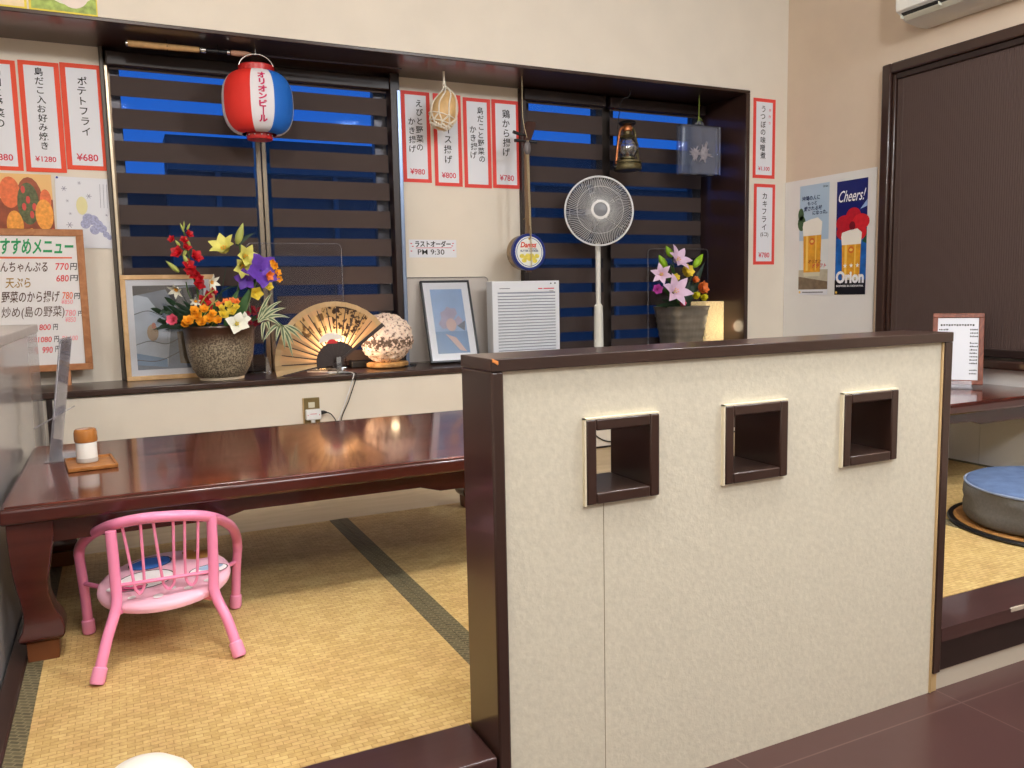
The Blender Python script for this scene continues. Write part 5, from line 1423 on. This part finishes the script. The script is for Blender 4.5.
# small lamp behind the fan that makes it glow
lo = (pv.x+.0, yf+.075, ZS+.0005)
t = thing('accent_lamp', 'small warm lamp glowing behind the open folding fan', 'lamp', lo)
MB().use(M_BLACK).lathe([(.028, 0), (.030, .004), (.026, .012), (.012, .016), (.012, .05), (.001, .05)], n=24).build('base', t)
MB().use(mat('warm_bulb', (255, 210, 140), .5, emit=(255, 196, 118), es=14)).lathe([(.010, .05), (.018, .062), (.021, .078), (.017, .094), (.008, .102), (.001, .104)], n=20).build('bulb', t)
li = bpy.data.lights.new('fan_glow', 'POINT'); li.energy = 2.2; li.color = (1, .72, .50); li.shadow_soft_size = .02
lo_ = bpy.data.objects.new('fan_glow', li); COL.objects.link(lo_); lo_.location = (lo[0], lo[1]-.035, lo[2]+.12)

# ---- coral ball lamp
yb3 = 3.825
q = aty(386.5, 338, yb3); rad = abs((aty(386.5, 312, yb3)-q).z)
loc = (q.x, yb3, ZS+.0005)
t = thing('ball_lamp', 'rough round shell-crusted lamp on a slice of wood beside the folding fan', 'lamp', loc)
mbal = mat('shell_crust', (226, 206, 188), .8, emit=(255, 196, 140), es=.05)
nt, b = nodes(mbal)
tc = nt.nodes.new('ShaderNodeTexCoord')
n1 = nt.nodes.new('ShaderNodeTexNoise'); n1.inputs['Scale'].default_value = 75; n1.inputs['Detail'].default_value = 4
r1 = nt.nodes.new('ShaderNodeValToRGB'); els = r1.color_ramp.elements
els[0].position = .34; els[0].color = lin((70, 56, 54)); els[1].position = .43; els[1].color = lin((226, 200, 186))
e = els.new(.6); e.color = lin((240, 226, 208)); e = els.new(.72); e.color = lin((206, 150, 136))
nt.links.new(tc.outputs['Object'], n1.inputs[0]); m = MB().use(mbal); cz = q.z-loc[2]
sx = nt.nodes.new('ShaderNodeSeparateXYZ'); nt.links.new(tc.outputs['Object'], sx.inputs[0])
ab = nt.nodes.new('ShaderNodeMath'); ab.operation = 'SUBTRACT'; ab.inputs[1].default_value = cz-.02; nt.links.new(sx.outputs['Z'], ab.inputs[0])
ab2 = nt.nodes.new('ShaderNodeMath'); ab2.operation = 'ABSOLUTE'; nt.links.new(ab.outputs[0], ab2.inputs[0])
mrr = nt.nodes.new('ShaderNodeMapRange'); mrr.inputs['From Min'].default_value = .012; mrr.inputs['From Max'].default_value = .034; mrr.inputs['To Min'].default_value = .17; mrr.inputs['To Max'].default_value = 0
nt.links.new(ab2.outputs[0], mrr.inputs[0])
sb = nt.nodes.new('ShaderNodeMath'); sb.operation = 'SUBTRACT'; nt.links.new(n1.outputs[0], sb.inputs[0]); nt.links.new(mrr.outputs[0], sb.inputs[1])
nt.links.new(sb.outputs[0], r1.inputs[0]); nt.links.new(r1.outputs[0], b.inputs['Base Color'])
from mathutils import noise as mnoise
bmx = bmesh.new(); bmesh.ops.create_icosphere(bmx, subdivisions=5, radius=1)
vs = []
for v in bmx.verts:
    d = v.co.normalized(); k = 1+.07*mnoise.noise(d*6)+.05*mnoise.noise(d*14)+.03*mnoise.noise(d*28)
    vs.append((d.x*rad*k, d.y*rad*k, cz+d.z*rad*.95*k))
m.add(vs, [tuple(v.index for v in f.verts) for f in bmx.faces]); bmx.free()
m.build('crusted_shade', t, smooth=180)
MB().use(wood('slice_wood', (150, 104, 56), (206, 162, 104), .5, (8, 8, 8), .1)).loft([[(r*(1+.10*sin(3*2*pi*a/32+1)+.05*sin(7*2*pi*a/32))*cos(2*pi*a/32), r*.8*(1+.08*sin(2*2*pi*a/32))*sin(2*pi*a/32), z) for a in range(32)] for r, z in ((.092, .002), (.10, .008), (.10, .022), (.090, .028))]).build('wood_base', t)
MB().use(M_BLACK).tube(catmull([(.05, -.03, .006), (.10, -.055, .005), (.135, -.03, .006), (.12, .02, .005)], 6), .003, 6).build('cord_end', t)
li = bpy.data.lights.new('ball_glow', 'POINT'); li.energy = .05; li.color = (1, .72, .42); li.shadow_soft_size = .02
lo_ = bpy.data.objects.new('ball_glow', li); COL.objects.link(lo_); lo_.location = (loc[0]-.03, loc[1]-.19, ZS+.06)

# dark low tray between the fan and the ball lamp
a = aty(352, 366, 3.90)
o = MB().use(M_BLACK).box(-.06, .06, -.03, .03, .0005, .034).build('black_box', bevel=.005); o.location = (a.x+.055, 3.915, ZS)
tag(o, 'small low black box on the sill between folding fan and ball lamp', 'box')

# ---- clear acrylic splash panels standing on the sill
def panel(label, px0, px1, pyt, y, footx):
    a = aty(px0, pyt, y); b = aty(px1, pyt, y)
    loc = ((a.x+b.x)/2, y, ZS+.0005); W = b.x-a.x; H = (a.z+b.z)/2-ZS
    t = thing('splash_guard', label, 'splash guard', loc, 'clear acrylic splash guards on the sill')
    m = MB().use(clear('panel_acrylic', (250, 250, 252), .012, .0, (220, 216, 226)))
    pts = []
    r = .022
    for cx, cz, s in ((W/2-r, H-r, 0), (-W/2+r, H-r, 90)):
        for i in range(6): A = radians(s+i*18); pts.append((cx+r*cos(A), cz+r*sin(A)))
    pts += [(-W/2, .004), (W/2, .004)]
    m.loft([[(x, -.0015, z) for x, z in pts], [(x, .0015, z) for x, z in pts]])
    sh_ = m.build('sheet', t, smooth=None)
    rim = MB().use(clear('panel_acrylic_edge', (220, 224, 232), .15, .28, (205, 205, 215)))
    rim.tube([(x, 0, z) for x, z in pts], .0017, 4, closed=True)
    rim.build('polished_edge', sh_)
    for fx_ in footx:
        f = MB().use(MATS['stand_clear'] if 'stand_clear' in MATS else clear('stand_clear'))
        f.loft([[(fx_-.012, -.05, 0), (fx_+.012, -.05, 0), (fx_+.012, .04, 0), (fx_-.012, .04, 0)], [(fx_-.012, -.045, .012), (fx_+.012, -.045, .012), (fx_+.012, .035, .012), (fx_-.012, .035, .012)], [(fx_-.004, -.008, .075), (fx_+.004, -.008, .075), (fx_+.004, .006, .075), (fx_-.004, .006, .075)]])
        f.build('foot', t)
panel('clear acrylic panel behind the folding fan and the large flowerpot', 246, 341, 243.5, 3.90, (-.155,))
panel('clear acrylic panel behind the black framed print', 404, 488, 277.5, 3.962, ())
panel('clear acrylic panel behind the pot of lilies', 648, 708, 249, 3.925, (-.10,))

# ---- white louvred heater
yh = 3.80
a = aty(492, 281, yh); b = aty(559, 281, yh)
W, H, D = b.x-a.x, (a.z+b.z)/2-ZS, .075
loc = ((a.x+b.x)/2, yh+D/2, ZS+.0005)
t = thing('louvred_heater', 'white box appliance with a fine horizontal louvred front, standing on the sill', 'appliance', loc)
M_HEAT = mat('appliance_white', (226, 230, 238), .4)
MB().use(M_HEAT).box(-W/2, W/2, -D/2+.008, D/2, .0, H).build('casing', t, bevel=.004)
MB().use(M_HEAT).box(-W/2, W/2, -D/2, -D/2+.008, H*.86, H).box(-W/2, -W/2+.03, -D/2, -D/2+.008, 0, H*.86).box(W/2-.022, W/2, -D/2, -D/2+.008, 0, H*.86).build('front_frame', t, bevel=.001)
n_l = 22
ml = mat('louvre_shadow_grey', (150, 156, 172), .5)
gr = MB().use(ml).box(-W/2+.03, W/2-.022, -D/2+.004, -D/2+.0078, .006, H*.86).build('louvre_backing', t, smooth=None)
for i in range(n_l):
    z0 = .006+(H*.86-.01)*i/n_l; dz = (H*.86-.01)/n_l
    MB().use(M_HEAT).loft([[(x, -D/2+.001, z0+dz*.04), (x, -D/2-.001, z0+dz*.10), (x, -D/2-.001, z0+dz*.66), (x, -D/2+.0035, z0+dz*.74)] for x in (-W/2+.028, W/2-.02)]).build('louvre', t, smooth=None)
s = MB().at(T(0, -D/2-.0006, 0)).use(mat('grey_ink', (90, 92, 104), .5)); s.rect(-W/2+.04, -W/2+.10, H*.903, H*.911, .0002); s.disc(W/2-.05, H*.965, .005, .004, .0002, 8); s.disc(W/2-.025, H*.968, .006, .004, .0002, 8)
s.rect(W/2-.06, W/2-.035, H*.866, H*.872, .0002)
s.use(M_REDINK).rect(W/2-.125, W/2-.10, H*.895, H*.908, .0002); s.rect(W/2-.093, W/2-.03, H*.895, H*.908, .0002)
s.build('printed_lettering', t, smooth=None)

# ---- glowing square paper lamp
yl2 = 3.85
a = aty(698, 340, yl2); b = aty(725, 301, yl2)
W = b.x-a.x; H = b.z-ZS; loc = ((a.x+b.x)/2, yl2, ZS+.0005)
t = thing('paper_lamp', 'glowing square handmade-paper lamp behind the pot of lilies', 'lamp', loc)
mlp = mat('glowing_paper', (236, 214, 168), .7, emit=(255, 222, 160), es=.30)
nt, bb = nodes(mlp)
tc = nt.nodes.new('ShaderNodeTexCoord'); v1 = nt.nodes.new('ShaderNodeTexVoronoi'); v1.feature = 'DISTANCE_TO_EDGE'; v1.inputs['Scale'].default_value = 34
n1 = nt.nodes.new('ShaderNodeTexNoise'); n1.inputs['Scale'].default_value = 20; n1.inputs['Detail'].default_value = 6
mxv = nt.nodes.new('ShaderNodeMixRGB'); mxv.inputs[0].default_value = .3
nt.links.new(tc.outputs['Object'], mxv.inputs[1]); nt.links.new(n1.outputs['Color'], mxv.inputs[2]); nt.links.new(mxv.outputs[0], v1.inputs['Vector'])
r1 = nt.nodes.new('ShaderNodeValToRGB'); r1.color_ramp.elements[0].position = .0; r1.color_ramp.elements[1].position = .14
r1.color_ramp.elements[0].color = lin((120, 88, 40)); r1.color_ramp.elements[1].color = lin((255, 226, 168))
nt.links.new(v1.outputs['Distance'], r1.inputs[0]); nt.links.new(r1.outputs[0], bb.inputs['Emission Color']); nt.links.new(r1.outputs[0], bb.inputs['Base Color'])
MB().use(mlp).box(-W/2, W/2, -W*.35, W*.35, .004, H).build('paper_shade', t, bevel=.003)
MB().use(M_DARKER).box(-W/2+.01, W/2-.01, -W*.33, W*.33, 0, .006).build('base', t)
li = bpy.data.lights.new('paper_lamp_glow', 'POINT'); li.energy = .35; li.color = (1, .82, .55); li.shadow_soft_size = .05
lo_ = bpy.data.objects.new('paper_lamp_glow', li); COL.objects.link(lo_); lo_.location = (loc[0]+.02, loc[1]-.16, ZS+.13)

# ================================================================== ELECTRIC FAN
ye = 3.72
c = aty(599, 211, ye); loc = (c.x, ye+.05, ZS)
t = thing('electric_fan', 'white pedestal electric fan with wire cage standing on the sill before the right window', 'electric fan', loc)
L = local(loc)
Rf = abs((aty(599, 246, ye)-c).z)
yawf = -math.atan2(c.x, c.y)*.75
FXF = L @ T(*c) @ RZ(yawf) @ RX(radians(-3))
def wires(front, name):
    m = MB().use(mat('fan_wire_white', (214, 216, 218), .35)).at(FXF)
    y0 = 0; dep = -.055 if front else .07
    n = 96 if front else 60
    for i in range(n):
        A = 2*pi*i/n
        tw = .30 if front else .1
        P_ = []
        for k in (0, .25, .5, .75, 1):
            r = Rf*(.20+.78*k); a = A+tw*(1-k); P_.append((r*cos(a), dep*sqrt(max(0, 1-(k*.98)**2)), r*sin(a)))
        m.tube(P_, .0011, 4, cap=False)
    for k in ((.60,) if front else (.5, .8)):
        r = Rf*(.2+.78*k); yv = dep*sqrt(1-(k*.98)**2)
        m.tube([(r*cos(a*pi/30), yv, r*sin(a*pi/30)) for a in range(60)], .0012, 5, closed=True)
    return m.build(name, t)
wires(True, 'front_cage'); wires(False, 'rear_cage')
MB().use(M_WHITE).at(FXF).tube([(Rf*.985*cos(a*pi/36), .0, Rf*.985*sin(a*pi/36)) for a in range(72)], .0052, 8, closed=True).build('cage_ring', t)
MB().use(mat('fan_cap_white', (226, 226, 226), .4)).at(FXF).lathe([(Rf*.27, .045), (Rf*.27, .058), (Rf*.20, .060), (Rf*.20, .052)], n=36, axis='y').build('badge_ring', t)
MB().use(mat('fan_cap_grey', (120, 122, 128), .35)).at(FXF).lathe([(Rf*.20, .046), (Rf*.20, .054), (Rf*.10, .058), (.001, .060)], n=36, axis='y').build('badge', t)
mbl_ = clear('fan_blade_smoke', (150, 152, 160), .10, .45, (120, 122, 130))
for k in range(5):
    m = MB().use(mbl_).at(FXF @ RY(radians(72*k)))
    def bl(u, v):
        r = Rf*(.16+.74*v); a = radians(-30+60*u)*(.75+.35*v); return (r*cos(a), .02-.05*(u-.5), r*sin(a))
    m.grid(bl, 8, 6); m.build('blade', t, smooth=60)
MB().use(mat('fan_hub_grey', (150, 152, 156), .4)).at(FXF).lathe([(.001, -.03), (.03, -.03), (.034, -.02), (.034, .03), (.001, .03)], n=24, axis='y').build('hub', t)
MB().use(M_WHITE).at(FXF).lathe([(.04, -.065), (.058, -.075), (.058, -.15), (.045, -.175), (.001, -.18)], n=28, axis='y').build('motor_housing', t)
mp2 = mat('fan_pole_white', (226, 226, 220), .4)
yb4 = ye+.05
bx_ = c.x+.055*sin(-yawf)
zj = aty(596, 304, yb4).z
MB().use(mp2).at(L).tube([(bx_, yb4, zj-.05), (bx_, yb4, c.z-.05)], .0135, 18).build('upper_pole', t)
MB().use(M_WHITE).at(L).lathe([(.018, .02), (.018, .03)], c=(bx_, yb4, c.z-.09), n=18).tube([(bx_, yb4, c.z-.10), (bx_, yb4+.02, c.z-.03), (bx_, yb4+.06, c.z)], [.018, .02, .024], 14).build('neck', t)
MB().use(mat('fan_lower_pole', (222, 222, 214), .4)).at(L).tube([(bx_, yb4, ZS+.03), (bx_, yb4, zj-.06), (bx_, yb4, zj-.012), (bx_, yb4, zj)], [.026, .0245, .0225, .016], 20).build('lower_pole', t)
MB().use(M_WHITE).at(L).lathe([(.112, 0), (.116, .005), (.112, .014), (.07, .022), (.03, .040), (.001, .041)], c=(bx_, yb4, ZS+.0005), n=40).build('base', t, smooth=50)
MB().use(M_BLACK).at(L).lathe([(.012, .018), (.012, .028), (.001, .028)], c=(bx_+.06, yb4-.03, ZS), n=14).build('switch_knob', t)

# ================================================================== LIGHTS
def area(x, y, z, size, watts, col, aim=(0, 0, -1), shape='DISK', size_y=None):
    l = bpy.data.lights.new('ceiling_lamp', 'AREA'); l.shape = shape; l.size = size; l.energy = watts; l.color = col
    if size_y: l.shape = 'RECTANGLE'; l.size_y = size_y
    o = bpy.data.objects.new('ceiling_lamp', l); COL.objects.link(o); o.location = (x, y, z)
    o.rotation_euler = Vector(aim).to_track_quat('-Z', 'Y').to_euler()
    return o
WARM = (1, .94, .88); NEUT = (.96, .98, 1); COOL = (.84, .92, 1)
def bulb(x, y, z, watts, col, r=.09):
    l = bpy.data.lights.new('ceiling_lamp', 'POINT'); l.energy = watts; l.color = col; l.shadow_soft_size = r
    o = bpy.data.objects.new('ceiling_lamp', l); COL.objects.link(o); o.location = (x, y, z); return o
bulb(.1, .95, 2.32, 34, WARM)
bulb(1.9, .95, 2.32, 32, NEUT)
bulb(2.6, .3, 2.32, 32, COOL)
bulb(-1.2, 1.4, 2.32, 16, WARM)
area(.8, -1.0, 2.52, 1.2, 40, NEUT)

vs_ = SC.view_settings
vs_.view_transform = 'Standard'; vs_.look = 'None'; vs_.gamma = 1; vs_.use_curve_mapping = False
vs_.exposure = 0.82
SC.display_settings.display_device = 'sRGB'
SC.cycles.max_bounces = 8; SC.cycles.transparent_max_bounces = 24; SC.cycles.caustics_reflective = False; SC.cycles.caustics_refractive = False
